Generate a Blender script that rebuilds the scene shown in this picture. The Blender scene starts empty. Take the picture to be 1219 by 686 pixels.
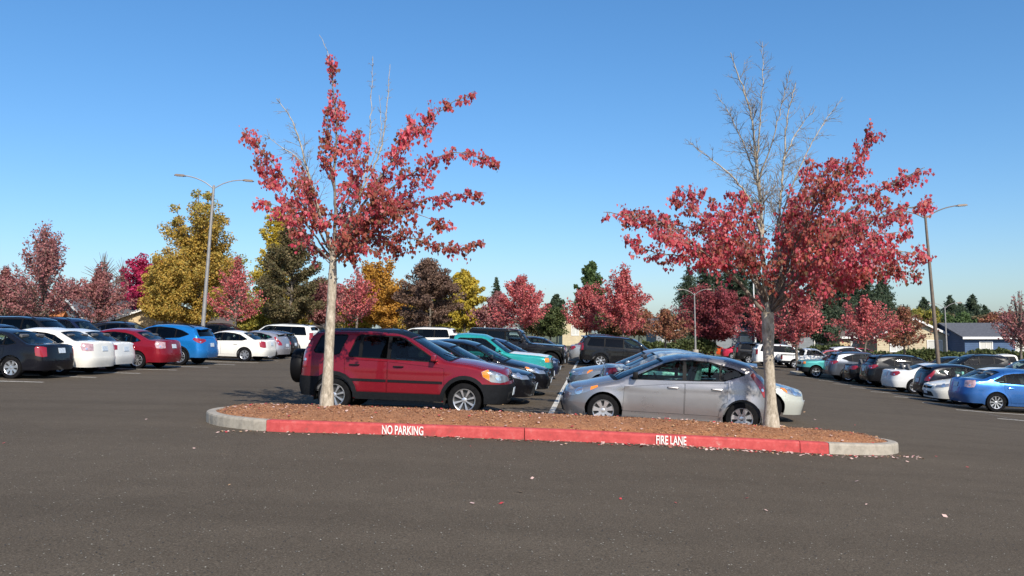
import bpy, bmesh, math, random
import numpy as np
from mathutils import Vector, Matrix
from mathutils.geometry import delaunay_2d_cdt

C = bpy.context.scene.collection
SC = bpy.context.scene
R = math.radians
rnd = random.Random(11)
nr = np.random.default_rng(5)

# ------------------------------------------------------------------ camera, world, sun
cam_d = bpy.data.cameras.new('camera')
cam = bpy.data.objects.new('camera', cam_d)
C.objects.link(cam)
cam_d.sensor_width = 36
cam_d.lens = 36 * 1000 / 1219
cam_d.clip_start = 0.1
cam_d.clip_end = 3000
EYE = 1.76
cam.location = (0, 0, EYE)
cam.rotation_euler = (R(90 + 3.03), 0, 0)
SC.camera = cam

SUN_EL = 36
SUN_AZ = 159          # compass style: 180 is straight behind the camera, less swings to the right
w = bpy.data.worlds.new('World')
SC.world = w
w.use_nodes = True
nt = w.node_tree
bg = nt.nodes['Background']
sky = nt.nodes.new('ShaderNodeTexSky')
sky.sky_type = 'NISHITA'
sky.sun_disc = False
sky.sun_elevation = R(SUN_EL)
sky.sun_rotation = R(SUN_AZ)
sky.altitude = 0
sky.air_density = 1.0
sky.dust_density = 1.1
sky.ozone_density = 6.0
hs = nt.nodes.new('ShaderNodeHueSaturation')
hs.inputs['Saturation'].default_value = 1.2
gm = nt.nodes.new('ShaderNodeGamma'); gm.inputs[1].default_value = .9
nt.links.new(sky.outputs[0], gm.inputs[0])
nt.links.new(gm.outputs[0], hs.inputs['Color'])
nt.links.new(hs.outputs[0], bg.inputs[0])
bg.inputs[1].default_value = 0.15
sd = bpy.data.lights.new('sun', 'SUN')
sd.energy = 4.6
sd.angle = R(0.53)
sd.color = (1.0, 0.93, 0.82)
sun = bpy.data.objects.new('sun', sd)
C.objects.link(sun)
az, el = R(SUN_AZ), R(SUN_EL)
sv = Vector((math.sin(az) * math.cos(el), math.cos(az) * math.cos(el), math.sin(el)))
sun.rotation_euler = sv.to_track_quat('Z', 'Y').to_euler()
sun.location = sv * 50
SC.view_settings.view_transform = 'Standard'
SC.view_settings.look = 'None'
SC.view_settings.exposure = 0.36
SC.view_settings.gamma = 1
SC.render.engine = 'CYCLES'

# ------------------------------------------------------------------ helpers
def setp(o, label=None, cat=None, group=None, kind=None):
    if label: o['label'] = label
    if cat: o['category'] = cat
    if group: o['group'] = group
    if kind: o['kind'] = kind
    return o

def empty(name, loc=(0, 0, 0), rz=0.0):
    o = bpy.data.objects.new(name, None)
    o.empty_display_size = 0.2
    C.objects.link(o)
    o.location = loc
    o.rotation_euler = (0, 0, rz)
    return o

def mesh_np(name, V, F, mats, smooth=False, midx=None, parent=None):
    """V (n,3), F list of tuples or (m,k) array"""
    me = bpy.data.meshes.new(name)
    V = np.asarray(V, dtype=np.float32)
    if isinstance(F, np.ndarray):
        k = F.shape[1]; m = F.shape[0]
        me.vertices.add(len(V)); me.vertices.foreach_set('co', V.ravel())
        me.loops.add(m * k); me.loops.foreach_set('vertex_index', F.astype(np.int32).ravel())
        me.polygons.add(m)
        me.polygons.foreach_set('loop_start', np.arange(0, m * k, k, dtype=np.int32))
        me.polygons.foreach_set('loop_total', np.full(m, k, dtype=np.int32))
        me.update(calc_edges=True)
    else:
        me.from_pydata([tuple(map(float, v)) for v in V], [], F)
    for m_ in (mats if isinstance(mats, (list, tuple)) else [mats]):
        me.materials.append(m_)
    if smooth:
        me.polygons.foreach_set('use_smooth', np.ones(len(me.polygons), dtype=bool))
    if midx is not None:
        me.polygons.foreach_set('material_index', np.asarray(midx, dtype=np.int32))
    me.update()
    o = bpy.data.objects.new(name, me)
    C.objects.link(o)
    if parent: o.parent = parent
    return o

class MB:
    """collects simple solids into one mesh"""
    def __init__(s): s.V = []; s.F = []; s.M = []; s.m = 0
    def add(s, V, F):
        b = len(s.V); s.V += [tuple(v) for v in V]
        for f in F: s.F.append(tuple(b + i for i in f)); s.M.append(s.m)
        return s
    def box(s, c, d, M=None, top=1.0):
        x, y, z = d[0] / 2, d[1] / 2, d[2] / 2
        V = [(-x, -y, -z), (x, -y, -z), (x, y, -z), (-x, y, -z), (-x * top, -y * top, z), (x * top, -y * top, z), (x * top, y * top, z), (-x * top, y * top, z)]
        V = [Vector(v) for v in V]
        if M is not None: V = [M @ v for v in V]
        V = [v + Vector(c) for v in V]
        return s.add(V, [(0, 3, 2, 1), (4, 5, 6, 7), (0, 1, 5, 4), (1, 2, 6, 5), (2, 3, 7, 6), (3, 0, 4, 7)])
    def tube(s, pts, rad, n=8, cap=True):
        pts = [Vector(p) for p in pts]
        if not isinstance(rad, (list, tuple)): rad = [rad] * len(pts)
        V = []; F = []
        t0 = (pts[1] - pts[0]).normalized()
        u = t0.orthogonal().normalized()
        for i, p in enumerate(pts):
            t = (pts[min(i + 1, len(pts) - 1)] - pts[max(i - 1, 0)]).normalized()
            u = (u - t * u.dot(t))
            u = u.normalized() if u.length > 1e-6 else t.orthogonal().normalized()
            v = t.cross(u)
            for k in range(n):
                a = 2 * math.pi * k / n
                V.append(p + (u * math.cos(a) + v * math.sin(a)) * rad[i])
        for i in range(len(pts) - 1):
            for k in range(n):
                k2 = (k + 1) % n
                F.append((i * n + k, i * n + k2, (i + 1) * n + k2, (i + 1) * n + k))
        if cap:
            F.append(tuple(range(n))[::-1]); F.append(tuple((len(pts) - 1) * n + k for k in range(n)))
        return s.add(V, F)
    def lathe(s, prof, n=24, axis='y', c=(0, 0, 0), close=False):
        """prof: (r, h) pairs; axis y = wheel axle"""
        V = []; F = []
        for r, h in prof:
            for k in range(n):
                a = 2 * math.pi * k / n
                if axis == 'y': V.append((c[0] + r * math.cos(a), c[1] + h, c[2] + r * math.sin(a)))
                else: V.append((c[0] + r * math.cos(a), c[1] + r * math.sin(a), c[2] + h))
        m = len(prof)
        for i in range(m if close else m - 1):
            j = (i + 1) % m
            for k in range(n):
                k2 = (k + 1) % n
                F.append((i * n + k, i * n + k2, j * n + k2, j * n + k))
        return s.add(V, F)
    def prism(s, poly, z0, z1):
        n = len(poly)
        V = [(x, y, z0) for x, y in poly] + [(x, y, z1) for x, y in poly]
        F = [tuple(range(n))[::-1], tuple(range(n, 2 * n))]
        for i in range(n): F.append((i, (i + 1) % n, n + (i + 1) % n, n + i))
        return s.add(V, F)
    def build(s, name, mats, parent=None, smooth=False, bevel=0):
        me = bpy.data.meshes.new(name)
        me.from_pydata([tuple(v) for v in s.V], [], s.F)
        for m_ in (mats if isinstance(mats, (list, tuple)) else [mats]): me.materials.append(m_)
        me.polygons.foreach_set('material_index', s.M)
        if bevel:
            bm = bmesh.new(); bm.from_mesh(me)
            bmesh.ops.bevel(bm, geom=[e for e in bm.edges], offset=bevel, segments=2, affect='EDGES', profile=.6)
            bm.to_mesh(me); bm.free()
        bm = bmesh.new(); bm.from_mesh(me)
        bmesh.ops.recalc_face_normals(bm, faces=bm.faces)
        bm.to_mesh(me); bm.free()
        if smooth:
            me.polygons.foreach_set('use_smooth', [True] * len(me.polygons))
            try: me.set_sharp_from_angle(angle=R(40))
            except Exception: pass
        o = bpy.data.objects.new(name, me); C.objects.link(o)
        if parent: o.parent = parent
        return o

def kids(o):
    return KIDS.get(o.name, [])
KIDS = {}
def index_kids():
    KIDS.clear()
    for o in bpy.data.objects:
        if o.parent: KIDS.setdefault(o.parent.name, []).append(o)

def copy_tree(o, parent=None):
    c = o.copy()
    C.objects.link(c)
    if parent: c.parent = parent
    for ch in [x for x in kids(o)]:
        copy_tree(ch, c)
    return c

# ------------------------------------------------------------------ materials
def newmat(name):
    m = bpy.data.materials.new(name); m.use_nodes = True
    nt = m.node_tree
    return m, nt, nt.nodes['Principled BSDF']

def N(nt, t, **kw):
    n = nt.nodes.new(t)
    for k, v in kw.items(): setattr(n, k, v)
    return n

def noise(nt, scale, detail=4, rough=.6, coord='Object', dist=0):
    tc = N(nt, 'ShaderNodeTexCoord')
    n = N(nt, 'ShaderNodeTexNoise')
    n.inputs['Scale'].default_value = scale
    n.inputs['Detail'].default_value = detail
    n.inputs['Roughness'].default_value = rough
    n.inputs['Distortion'].default_value = dist
    nt.links.new(tc.outputs[coord], n.inputs['Vector'])
    return n

def ramp(nt, fac, stops):
    r = N(nt, 'ShaderNodeValToRGB')
    el = r.color_ramp.elements
    while len(el) < len(stops): el.new(.5)
    for e, (p, c) in zip(el, stops):
        e.position = p
        e.color = (c[0], c[1], c[2], 1) if isinstance(c, (tuple, list)) else (c, c, c, 1)
    nt.links.new(fac, r.inputs[0])
    return r

def bump(nt, bs, src, strength=.3, dist=.01):
    b = N(nt, 'ShaderNodeBump')
    b.inputs['Strength'].default_value = strength
    b.inputs['Distance'].default_value = dist
    nt.links.new(src, b.inputs['Height'])
    nt.links.new(b.outputs[0], bs.inputs['Normal'])
    return b

def simple(name, col, rough=.5, metal=0, coat=0, var=0.0, vs=8, bmp=0, spec=.5):
    m, nt, bs = newmat(name)
    bs.inputs['Roughness'].default_value = rough
    bs.inputs['Metallic'].default_value = metal
    bs.inputs['Coat Weight'].default_value = coat
    bs.inputs['Coat Roughness'].default_value = .03
    bs.inputs['Specular IOR Level'].default_value = spec
    if var or bmp:
        n = noise(nt, vs)
        if var:
            r = ramp(nt, n.outputs[0], [(.3, tuple(c * (1 - var) for c in col)), (.7, tuple(min(1, c * (1 + var)) for c in col))])
            nt.links.new(r.outputs[0], bs.inputs['Base Color'])
        else: bs.inputs['Base Color'].default_value = (*col, 1)
        if bmp: bump(nt, bs, n.outputs[0], bmp)
    else: bs.inputs['Base Color'].default_value = (*col, 1)
    return m

def paint(name, col, metal=.55, rough=.3, dust=.25):
    if sum(col) < .3: dust = .04
    if .7 < sum(col) < .9: dust = .05
    if sum(col) < .1: dust = .012; metal = 0
    m, nt, bs = newmat(name)
    n = noise(nt, 3.0, 5, .6)
    d = ramp(nt, n.outputs[0], [(.35, rough * .85), (.75, rough * 1.25)])
    nt.links.new(d.outputs[0], bs.inputs['Roughness'])
    n2 = noise(nt, 260.0, 2)
    mx = ramp(nt, n2.outputs[0], [(.3, tuple(c * .88 for c in col)), (.7, tuple(min(1, c * 1.1) for c in col))])
    # road film: a thin dusty layer, thicker towards the sills, patchy
    tc = N(nt, 'ShaderNodeTexCoord'); sp = N(nt, 'ShaderNodeSeparateXYZ')
    nt.links.new(tc.outputs['Object'], sp.inputs[0])
    mr = N(nt, 'ShaderNodeMapRange'); mr.inputs[1].default_value = .15; mr.inputs[2].default_value = .75
    mr.inputs[3].default_value = dust; mr.inputs[4].default_value = .02
    nt.links.new(sp.outputs[2], mr.inputs[0])
    mm = N(nt, 'ShaderNodeMath', operation='MULTIPLY')
    nt.links.new(mr.outputs[0], mm.inputs[0]); nt.links.new(n.outputs[0], mm.inputs[1])
    mix = N(nt, 'ShaderNodeMix', data_type='RGBA')
    nt.links.new(mm.outputs[0], mix.inputs[0]); nt.links.new(mx.outputs[0], mix.inputs[6])
    mix.inputs[7].default_value = (.20, .17, .14, 1)
    nt.links.new(mix.outputs[2], bs.inputs['Base Color'])
    bs.inputs['Metallic'].default_value = metal
    bs.inputs['Coat Weight'].default_value = .8
    bs.inputs['Coat IOR'].default_value = 1.36
    bs.inputs['Coat Roughness'].default_value = .04
    bs.inputs['Specular IOR Level'].default_value = .12
    return m

def leafmat(name, cols, trans=.35, rough=.55):
    """colour differs leaf by leaf"""
    m, nt, bs = newmat(name)
    g = N(nt, 'ShaderNodeNewGeometry')
    r = ramp(nt, g.outputs['Random Per Island'], [(i / max(1, len(cols) - 1), c) for i, c in enumerate(cols)])
    n = noise(nt, 1.1, 3, .6)
    hs = N(nt, 'ShaderNodeHueSaturation')
    mr = N(nt, 'ShaderNodeMapRange'); mr.inputs[1].default_value = .3; mr.inputs[2].default_value = .7
    mr.inputs[3].default_value = .75; mr.inputs[4].default_value = 1.25
    nt.links.new(n.outputs[0], mr.inputs[0]); nt.links.new(mr.outputs[0], hs.inputs['Value'])
    nt.links.new(r.outputs[0], hs.inputs['Color'])
    nt.links.new(hs.outputs[0], bs.inputs['Base Color'])
    bs.inputs['Roughness'].default_value = rough
    bs.inputs['Specular IOR Level'].default_value = .3
    tr = N(nt, 'ShaderNodeBsdfTranslucent'); nt.links.new(hs.outputs[0], tr.inputs[0])
    mx = N(nt, 'ShaderNodeMixShader'); mx.inputs[0].default_value = trans
    nt.links.new(bs.outputs[0], mx.inputs[1]); nt.links.new(tr.outputs[0], mx.inputs[2])
    nt.links.new(mx.outputs[0], nt.nodes['Material Output'].inputs[0])
    return m

def glassmat(name, tint, refl=1.0):
    m, nt, bs = newmat(name)
    nt.nodes.remove(bs)
    t = N(nt, 'ShaderNodeBsdfTransparent'); t.inputs[0].default_value = (*tint, 1)
    g = N(nt, 'ShaderNodeBsdfGlossy'); g.inputs['Roughness'].default_value = .02
    fr = N(nt, 'ShaderNodeFresnel'); fr.inputs[0].default_value = 1.38
    ml = N(nt, 'ShaderNodeMath', operation='MULTIPLY'); ml.inputs[1].default_value = 1.05 * refl
    ml.use_clamp = True
    nt.links.new(fr.outputs[0], ml.inputs[0])
    mx = N(nt, 'ShaderNodeMixShader')
    nt.links.new(ml.outputs[0], mx.inputs[0]); nt.links.new(t.outputs[0], mx.inputs[1]); nt.links.new(g.outputs[0], mx.inputs[2])
    nt.links.new(mx.outputs[0], nt.nodes['Material Output'].inputs[0])
    return m

M = {}
M['glass'] = glassmat('window_glass', (.42, .50, .49))
M['glass_green'] = glassmat('green_tinted_glass', (.50, .80, .72))
M['glass_dark'] = glassmat('privacy_glass', (.035, .04, .042))
M['rubber'] = simple('black_trim', (.006, .006, .007), .5, spec=.1)
M['cladding'] = simple('grey_cladding', (.011, .012, .014), .75, var=.2, vs=20, spec=.06)
M['tyre'] = simple('tyre_rubber', (.010, .010, .011), .9, var=.3, vs=12, spec=.06)
M['alloy'] = simple('alloy', (.62, .63, .65), .32, .85)
M['steelwheel'] = simple('painted_wheel', (.55, .56, .57), .4, .5)
M['dark'] = simple('well_dark', (.008, .008, .008), .9)
M['seat'] = simple('seat_cloth', (.11, .11, .115), .85, var=.2)
M['seat_tan'] = simple('seat_tan', (.20, .17, .13), .85, var=.2)
M['chrome'] = simple('chrome', (.75, .76, .78), .12, 1)
M['plate'] = simple('number_plate', (.52, .58, .64), .4, var=.25, vs=26)
M['amber'] = simple('amber_lens', (.8, .22, .02), .15, 0, 1)
M['redlens'] = simple('red_lens', (.26, .006, .010), .15, 0, 1)
M['bowl'] = simple('lamp_reflector', (.8, .82, .84), .15, .9, 1)
M['lampbase'] = simple('lamp_housing', (.32, .34, .37), .18, .6, 1)
M['disc'] = simple('brake_dark', (.05, .05, .05), .5, .5)
M['whitepl'] = simple('white_plastic', (.75, .75, .73), .5)
# ------------------------------------------------------------------ car builder
def inpoly(p, poly):
    x, y = p; c = False; n = len(poly); j = n - 1
    for i in range(n):
        xi, yi = poly[i]; xj, yj = poly[j]
        if (yi > y) != (yj > y) and x < (xj - xi) * (y - yi) / (yj - yi) + xi: c = not c
        j = i
    return c

def area(poly):
    return .5 * sum(poly[i][0] * poly[(i + 1) % len(poly)][1] - poly[(i + 1) % len(poly)][0] * poly[i][1] for i in range(len(poly)))

def inset(poly, d):
    s = 1 if area(poly) > 0 else -1
    n = len(poly); out = []
    for i in range(n):
        p0 = Vector(poly[i - 1]); p1 = Vector(poly[i]); p2 = Vector(poly[(i + 1) % n])
        e1 = (p1 - p0); e2 = (p2 - p1)
        if e1.length < 1e-6 or e2.length < 1e-6: out.append(tuple(p1)); continue
        e1.normalize(); e2.normalize()
        n1 = Vector((-e1.y, e1.x)) * s; n2 = Vector((-e2.y, e2.x)) * s
        b = n1 + n2
        if b.length < .2: out.append(tuple(p1 + n1 * d)); continue
        b.normalize()
        k = d / max(.35, b.dot(n1))
        out.append(tuple(p1 + b * k))
    return out

def clip_t(poly, lo, hi):
    def half(P, f, inside, val):
        out = []
        for i in range(len(P)):
            a, b = P[i - 1], P[i]
            ia, ib = inside(a), inside(b)
            if ia != ib:
                k = (val - a[0]) / (b[0] - a[0]); out.append((val, a[1] + k * (b[1] - a[1])))
            if ib: out.append(b)
        return out
    P = half(poly, 0, lambda p: p[0] >= lo, lo)
    if P: P = half(P, 0, lambda p: p[0] <= hi, hi)
    return P

def dens(poly, g):
    out = []
    for i in range(len(poly)):
        a = poly[i]; b = poly[(i + 1) % len(poly)]
        L = math.hypot(b[0] - a[0], b[1] - a[1])
        k = max(1, int(math.ceil(L / g - 1e-6)))
        for j in range(k): out.append((a[0] + (b[0] - a[0]) * j / k, a[1] + (b[1] - a[1]) * j / k))
    return out

def smooth_table(pts, lo, hi, win):
    xs = np.linspace(lo, hi, 900)
    P = sorted(pts)
    ys = np.interp(xs, [p[0] for p in P], [p[1] for p in P])
    k = max(1, int(win / (hi - lo) * 900))
    ker = np.hanning(2 * k + 3); ker /= ker.sum()
    yp = np.concatenate([2 * ys[0] - ys[k + 1:0:-1], ys, 2 * ys[-1] - ys[-2:-k - 3:-1]])
    return xs, np.convolve(yp, ker, 'valid')

class Body:
    def __init__(s, sp):
        s.sp = sp
        L, W = sp['L'], sp['W']
        s.L = L; s.W = W
        s.af = sp.get('af', .75); s.ar = sp.get('ar', .55)
        s.tabF = s.mk(s.af, W / 2, sp.get('mf', 2.9)); s.tabR = s.mk(s.ar, W / 2, sp.get('mr', 3.6))
        s.dF = s.af - s.tabF[3]; s.dR = L - s.ar + s.tabR[3]
        s.dCf = s.af - s.tabF[4]; s.dCr = L - s.ar + s.tabR[4]
        s.ffp = sp.get('ff', [(.2, .06), (.45, .0), (.7, .06), (1.0, .16)])
        s.frp = sp.get('fr', [(.2, .08), (.5, .0), (.8, .05), (1.1, .12)])
        s.top = smooth_table(sp['top'], -.2, L + .2, sp.get('win', .07))
        s.belt = sp['belt']; s.tum = sp.get('tum', .4)
        s.rho = sp.get('rho', .075)
        s.C = Vector((0, 0, .6))
        ax1 = sp['fo']; ax2 = sp['fo'] + sp['wb']
        s.ax = (ax1, ax2)
        s.RA = sp['R'] + sp.get('gap', .055)
        tf, tr = s.M2(s.dCf, .8)[0], s.M2(s.dCr, .9)[0]
        s.tCf, s.tCr = tf, tr
        cr = sp['cr']
        ws, rw = sp['ws'], sp['rw']
        s.crown = smooth_table([(0, cr[0]), (ws[0] - .1, cr[0]), (ws[1], cr[1]), (rw[0], cr[1]), (rw[1], cr[2]), (L, cr[2])], -.2, L + .2, .2)
        zf = np.interp(0, *s.top)
        Bf = tf - (s.rho + s.ff(.8)); Br = (L - s.rho - s.fr(.9)) - tr
        s.bow = smooth_table([(tf, Bf), (ws[0], .10), (ws[1], .06), (rw[0], -.04), (rw[1], -.07), (tr, -Br)] if rw[1] < tr - .05 else
                             [(tf, Bf), (ws[0], .10), (ws[1], .06), (rw[0], -.05), (tr, -Br)], -.2, L + .2, .1)
    def mk(s, a, b, m):
        ph = np.linspace(0, math.pi / 2, 400)
        X = np.sin(ph) ** (2 / m); Y = np.cos(ph) ** (2 / m)
        X[0] = 0; Y[-1] = 0
        l = np.concatenate([[0], np.cumsum(np.hypot(np.diff(X * a), np.diff(Y * b)))])
        ic = 199
        return (l, X, Y, l[-1], l[ic])
    def ff(s, z): return float(np.interp(z, [p[0] for p in s.ffp], [p[1] for p in s.ffp]))
    def fr(s, z): return float(np.interp(z, [p[0] for p in s.frp], [p[1] for p in s.frp]))
    def hw(s, t, z):
        W2 = s.W / 2
        u = (t - s.L / 2) / (s.L / 2)
        w_ = W2 * (1 - .045 * abs(u) ** 2.5)
        b = s.belt[0] + (s.belt[1] - s.belt[0]) * t / s.L
        if z < .5: w_ -= .055 * ((.5 - z) / .3) ** 2 * .8
        if z > .55: w_ -= .03 * min(1, (z - .55) / max(.1, b - .55)) ** 2
        # crease at two thirds height
        zc = b - .16
        w_ += .008 * math.exp(-((z - zc) / .03) ** 2) * (1 if z < b else 1)
        if z > b: w_ -= .015 * min(1, (z - b) / .03) + s.tum * ((z - b) * .62 + (z - b) ** 2 * .95)
        for a_ in s.ax:
            r = math.hypot(t - a_, z - s.sp['R'])
            if r < s.RA + .16 and z < b: w_ += s.sp.get('flare', .018) * (1 - max(0, r - s.RA) / .16) ** 1.5
        return w_
    def M2(s, d, z, ins=0):
        """plan position (t,y) at unfolded distance d and height z"""
        if d < s.af:
            l, X, Y, Lt, _ = s.tabF
            q = s.af - d; mir = 1
            if q > Lt: q = 2 * Lt - q; mir = -1
            xn = float(np.interp(q, l, X)); yn = float(np.interp(q, l, Y))
            t = s.af - xn * (s.af - ins) + s.ff(z) * xn
            return t, mir * yn * (s.hw(t, z) - ins)
        if d > s.L - s.ar:
            l, X, Y, Lt, _ = s.tabR
            q = d - (s.L - s.ar); mir = 1
            if q > Lt: q = 2 * Lt - q; mir = -1
            xn = float(np.interp(q, l, X)); yn = float(np.interp(q, l, Y))
            t = s.L - s.ar + xn * (s.ar - ins) - s.fr(z) * xn
            return t, mir * yn * (s.hw(t, z) - ins)
        return d, s.hw(d, z) - ins
    def a_te(s, a):
        if a < s.af: 
            l, X, Y, Lt, _ = s.tabF
            return s.af - float(np.interp(s.af - a, l, X)) * (s.af - s.rho) + s.ff(.8) * float(np.interp(s.af - a, l, X))
        if a > s.L - s.ar:
            l, X, Y, Lt, _ = s.tabR
            xn = float(np.interp(a - (s.L - s.ar), l, X))
            return s.L - s.ar + xn * (s.ar - s.rho) - s.fr(.9) * xn
        return a
    def ze(s, d):
        """height of the rounded upper edge of the side skin"""
        if d < s.dCf:
            l, X, Y, Lt, _ = s.tabF
            v = float(np.interp(s.af - d, l, Y)) / float(np.interp(s.af - s.dCf, l, Y))
            return s.ze(s.dCf) + s.cr_(s.a_te(s.dCf)) * (1 - v ** 2.2)
        if d > s.dCr:
            l, X, Y, Lt, _ = s.tabR
            v = float(np.interp(d - (s.L - s.ar), l, Y)) / float(np.interp(s.dCr - (s.L - s.ar), l, Y))
            return s.ze(s.dCr) + s.cr_(s.a_te(s.dCr)) * (1 - v ** 2.2)
        te = s.a_te(d)
        return s.zc(d) - s.cr_(te)
    def cr_(s, t): return float(np.interp(t, *s.crown))
    def zc(s, a):
        te = s.a_te(a)
        return float(np.interp(te - float(np.interp(te, *s.bow)), *s.top))
    def side(s, d, z):
        ze = s.ze(d)
        dd = ze - z; ins = 0
        if dd < s.rho:
            k = s.rho - max(0, dd)
            ins = s.rho - math.sqrt(max(0, s.rho ** 2 - k * k))
        t, y = s.M2(d, z, ins)
        return Vector((s.L / 2 - t, -y, z))      # right side of the car is -y
    def topm(s, a, vv):
        """vv = lateral domain coordinate (metres over W/2)"""
        v = max(-1, min(1, vv / (s.W / 2)))
        E = s.side(a, s.ze(a))
        te = s.a_te(a)
        tc = te - float(np.interp(te, *s.bow))
        av = abs(v)
        x = (s.L / 2 - tc) + (E.x - (s.L / 2 - tc)) * av ** 2.4
        z = E.z + s.cr_(te) * (1 - av ** 2.2)
        y = E.y * av
        P = Vector((x, y, z))
        for (d0, sgn, tab) in ((s.dCf, 1, 0), (s.dCr, -1, 1)):
            f = 1 - abs(a - d0) / .35
            if f > 0:
                f = f * f * (3 - 2 * f)
                # exact rim of the fascia
                if tab == 0:
                    l, X, Y, Lt, _ = s.tabF; yC = float(np.interp(s.af - d0, l, Y))
                    q = float(np.interp(-av * yC, -Y, l)); dd = s.af - q
                else:
                    l, X, Y, Lt, _ = s.tabR; yC = float(np.interp(d0 - (s.L - s.ar), l, Y))
                    q = float(np.interp(-av * yC, -Y, l)); dd = s.L - s.ar + q
                ex = s.side(dd, s.ze(dd))
                te0 = s.a_te(d0); E0 = s.side(d0, s.ze(d0)); tc0 = te0 - float(np.interp(te0, *s.bow))
                base = Vector(((s.L / 2 - tc0) + (E0.x - (s.L / 2 - tc0)) * av ** 2.4, E0.y * av, E0.z + s.cr_(te0) * (1 - av ** 2.2)))
                P = P + (ex - base) * f
        if v > 0: P.y = -P.y
        return P
    def nrm(s, f, p, e=.004):
        a = f(p[0] + e, p[1]) - f(p[0] - e, p[1]); b = f(p[0], p[1] + e) - f(p[0], p[1] - e)
        n = a.cross(b)
        if n.length < 1e-12: return Vector((0, 0, 1))
        n.normalize()
        P = f(*p)
        if n.dot(P - s.C) < 0: n = -n
        return n
    def dX(s, t): return t
    def dY(s, y, front=True):
        l, X, Y, Lt, _ = s.tabF if front else s.tabR
        q = float(np.interp(-y / (s.W / 2), -Y, l))
        return s.af - q if front else s.L - s.ar + q

def panel(B, poly, holes=(), f=None, g=.08, off=0.0, skirt=0.0, rows=True, mirror=None, extra_a=()):
    """triangulated patch of the car skin; returns (V, F, SF) where SF are skirt faces"""
    f = f or B.side
    P = dens(poly, g); loops = [P] + [dens(h, g) for h in holes]
    pts = []; edges = []; rings = []
    for lp in loops:
        b = len(pts); n = len(lp); pts += lp
        edges += [(b + i, b + (i + 1) % n) for i in range(n)]
        rings.append((b, n))
    nb = len(pts)
    xs = [p[0] for p in poly]; ys = [p[1] for p in poly]
    cols = list(np.arange(math.floor(min(xs) / g) * g, max(xs), g)) + [a for a in extra_a if min(xs) < a < max(xs)]
    segs = []
    for lp in loops:
        for i in range(len(lp)):
            segs.append((lp[i], lp[(i + 1) % len(lp)]))
    SA = np.array([a for a, b in segs]); SB = np.array([b for a, b in segs])
    def near(p, r):
        AB = SB - SA; AP = np.array(p) - SA
        k = np.clip((AP * AB).sum(1) / np.maximum(1e-12, (AB * AB).sum(1)), 0, 1)
        D = AP - AB * k[:, None]
        return ((D * D).sum(1) < r * r).any()
    for c in cols:
        zs = list(np.arange(math.floor(min(ys) / g) * g, max(ys), g))
        if rows and f == B.side:
            ze = B.ze(c)
            zs = [z for z in zs if z < ze - B.rho * 1.4] + [ze - B.rho * k for k in ((1.2, .9, .55, .25, .08) if g < .1 else (1.1, .5, .12))]
        for z in zs:
            if not inpoly((c, z), poly): continue
            if any(inpoly((c, z), h) for h in holes): continue
            lim = g * .35
            if rows and f == B.side and z > B.ze(c) - B.rho * 1.3: lim = .004
            if near((c, z), lim): continue
            pts.append((float(c), float(z)))
    vc, e_, fc, ov, _, _ = delaunay_2d_cdt([Vector(p) for p in pts], edges, [], 0, 1e-5)
    tris = []
    for t in fc:
        c = ((vc[t[0]].x + vc[t[1]].x + vc[t[2]].x) / 3, (vc[t[0]].y + vc[t[1]].y + vc[t[2]].y) / 3)
        if inpoly(c, P) and not any(inpoly(c, h) for h in loops[1:]): tris.append(tuple(t))
    D = [(v.x, v.y) for v in vc]
    V = []
    for p in D:
        q = f(*p)
        if off: q = q + B.nrm(f, p) * off
        V.append(q)
    F = []
    for t in tris:
        a, b, c = (V[i] for i in t)
        n = (b - a).cross(c - a)
        m = (a + b + c) / 3
        F.append(t if n.dot(m - B.C) > 0 else (t[0], t[2], t[1]))
    if skirt:
        inv = {}
        for i, o in enumerate(ov):
            for k in o: inv[k] = i
        for b, n in rings:
            base = len(V); ring = [inv.get(b + i, 0) for i in range(n)]
            for i in ring: V.append(V[i].copy())
            for i in ring: V.append(f(*D[i]) + B.nrm(f, D[i]) * (off - skirt))
            for i in range(n):
                j = (i + 1) % n
                F.append((base + i, base + j, base + n + j, base + n + i))
    return V, F

def merge(parts):
    V = []; F = []
    for v, f in parts:
        b = len(V); V += v; F += [tuple(b + i for i in t) for t in f]
    return V, F

def mir(vf):
    V, F = vf
    return [Vector((v.x, -v.y, v.z)) for v in V], [tuple(reversed(t)) for t in F]

def car_obj(name, vf, mat, parent, weld=True, ang=38):
    V, F = vf
    me = bpy.data.meshes.new(name)
    me.from_pydata([tuple(v) for v in V], [], F)
    me.materials.append(mat)
    bm = bmesh.new(); bm.from_mesh(me)
    if weld: bmesh.ops.remove_doubles(bm, verts=bm.verts, dist=4e-4)
    bm.to_mesh(me); bm.free()
    me.polygons.foreach_set('use_smooth', [True] * len(me.polygons))
    try: me.set_sharp_from_angle(angle=R(ang))
    except Exception: pass
    o = bpy.data.objects.new(name, me); C.objects.link(o)
    if parent: o.parent = parent
    return o

def arc(cx, cz, r, a0, a1, n):
    return [(cx + r * math.cos(R(a0 + (a1 - a0) * i / n)), cz + r * math.sin(R(a0 + (a1 - a0) * i / n))) for i in range(n + 1)]

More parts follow.
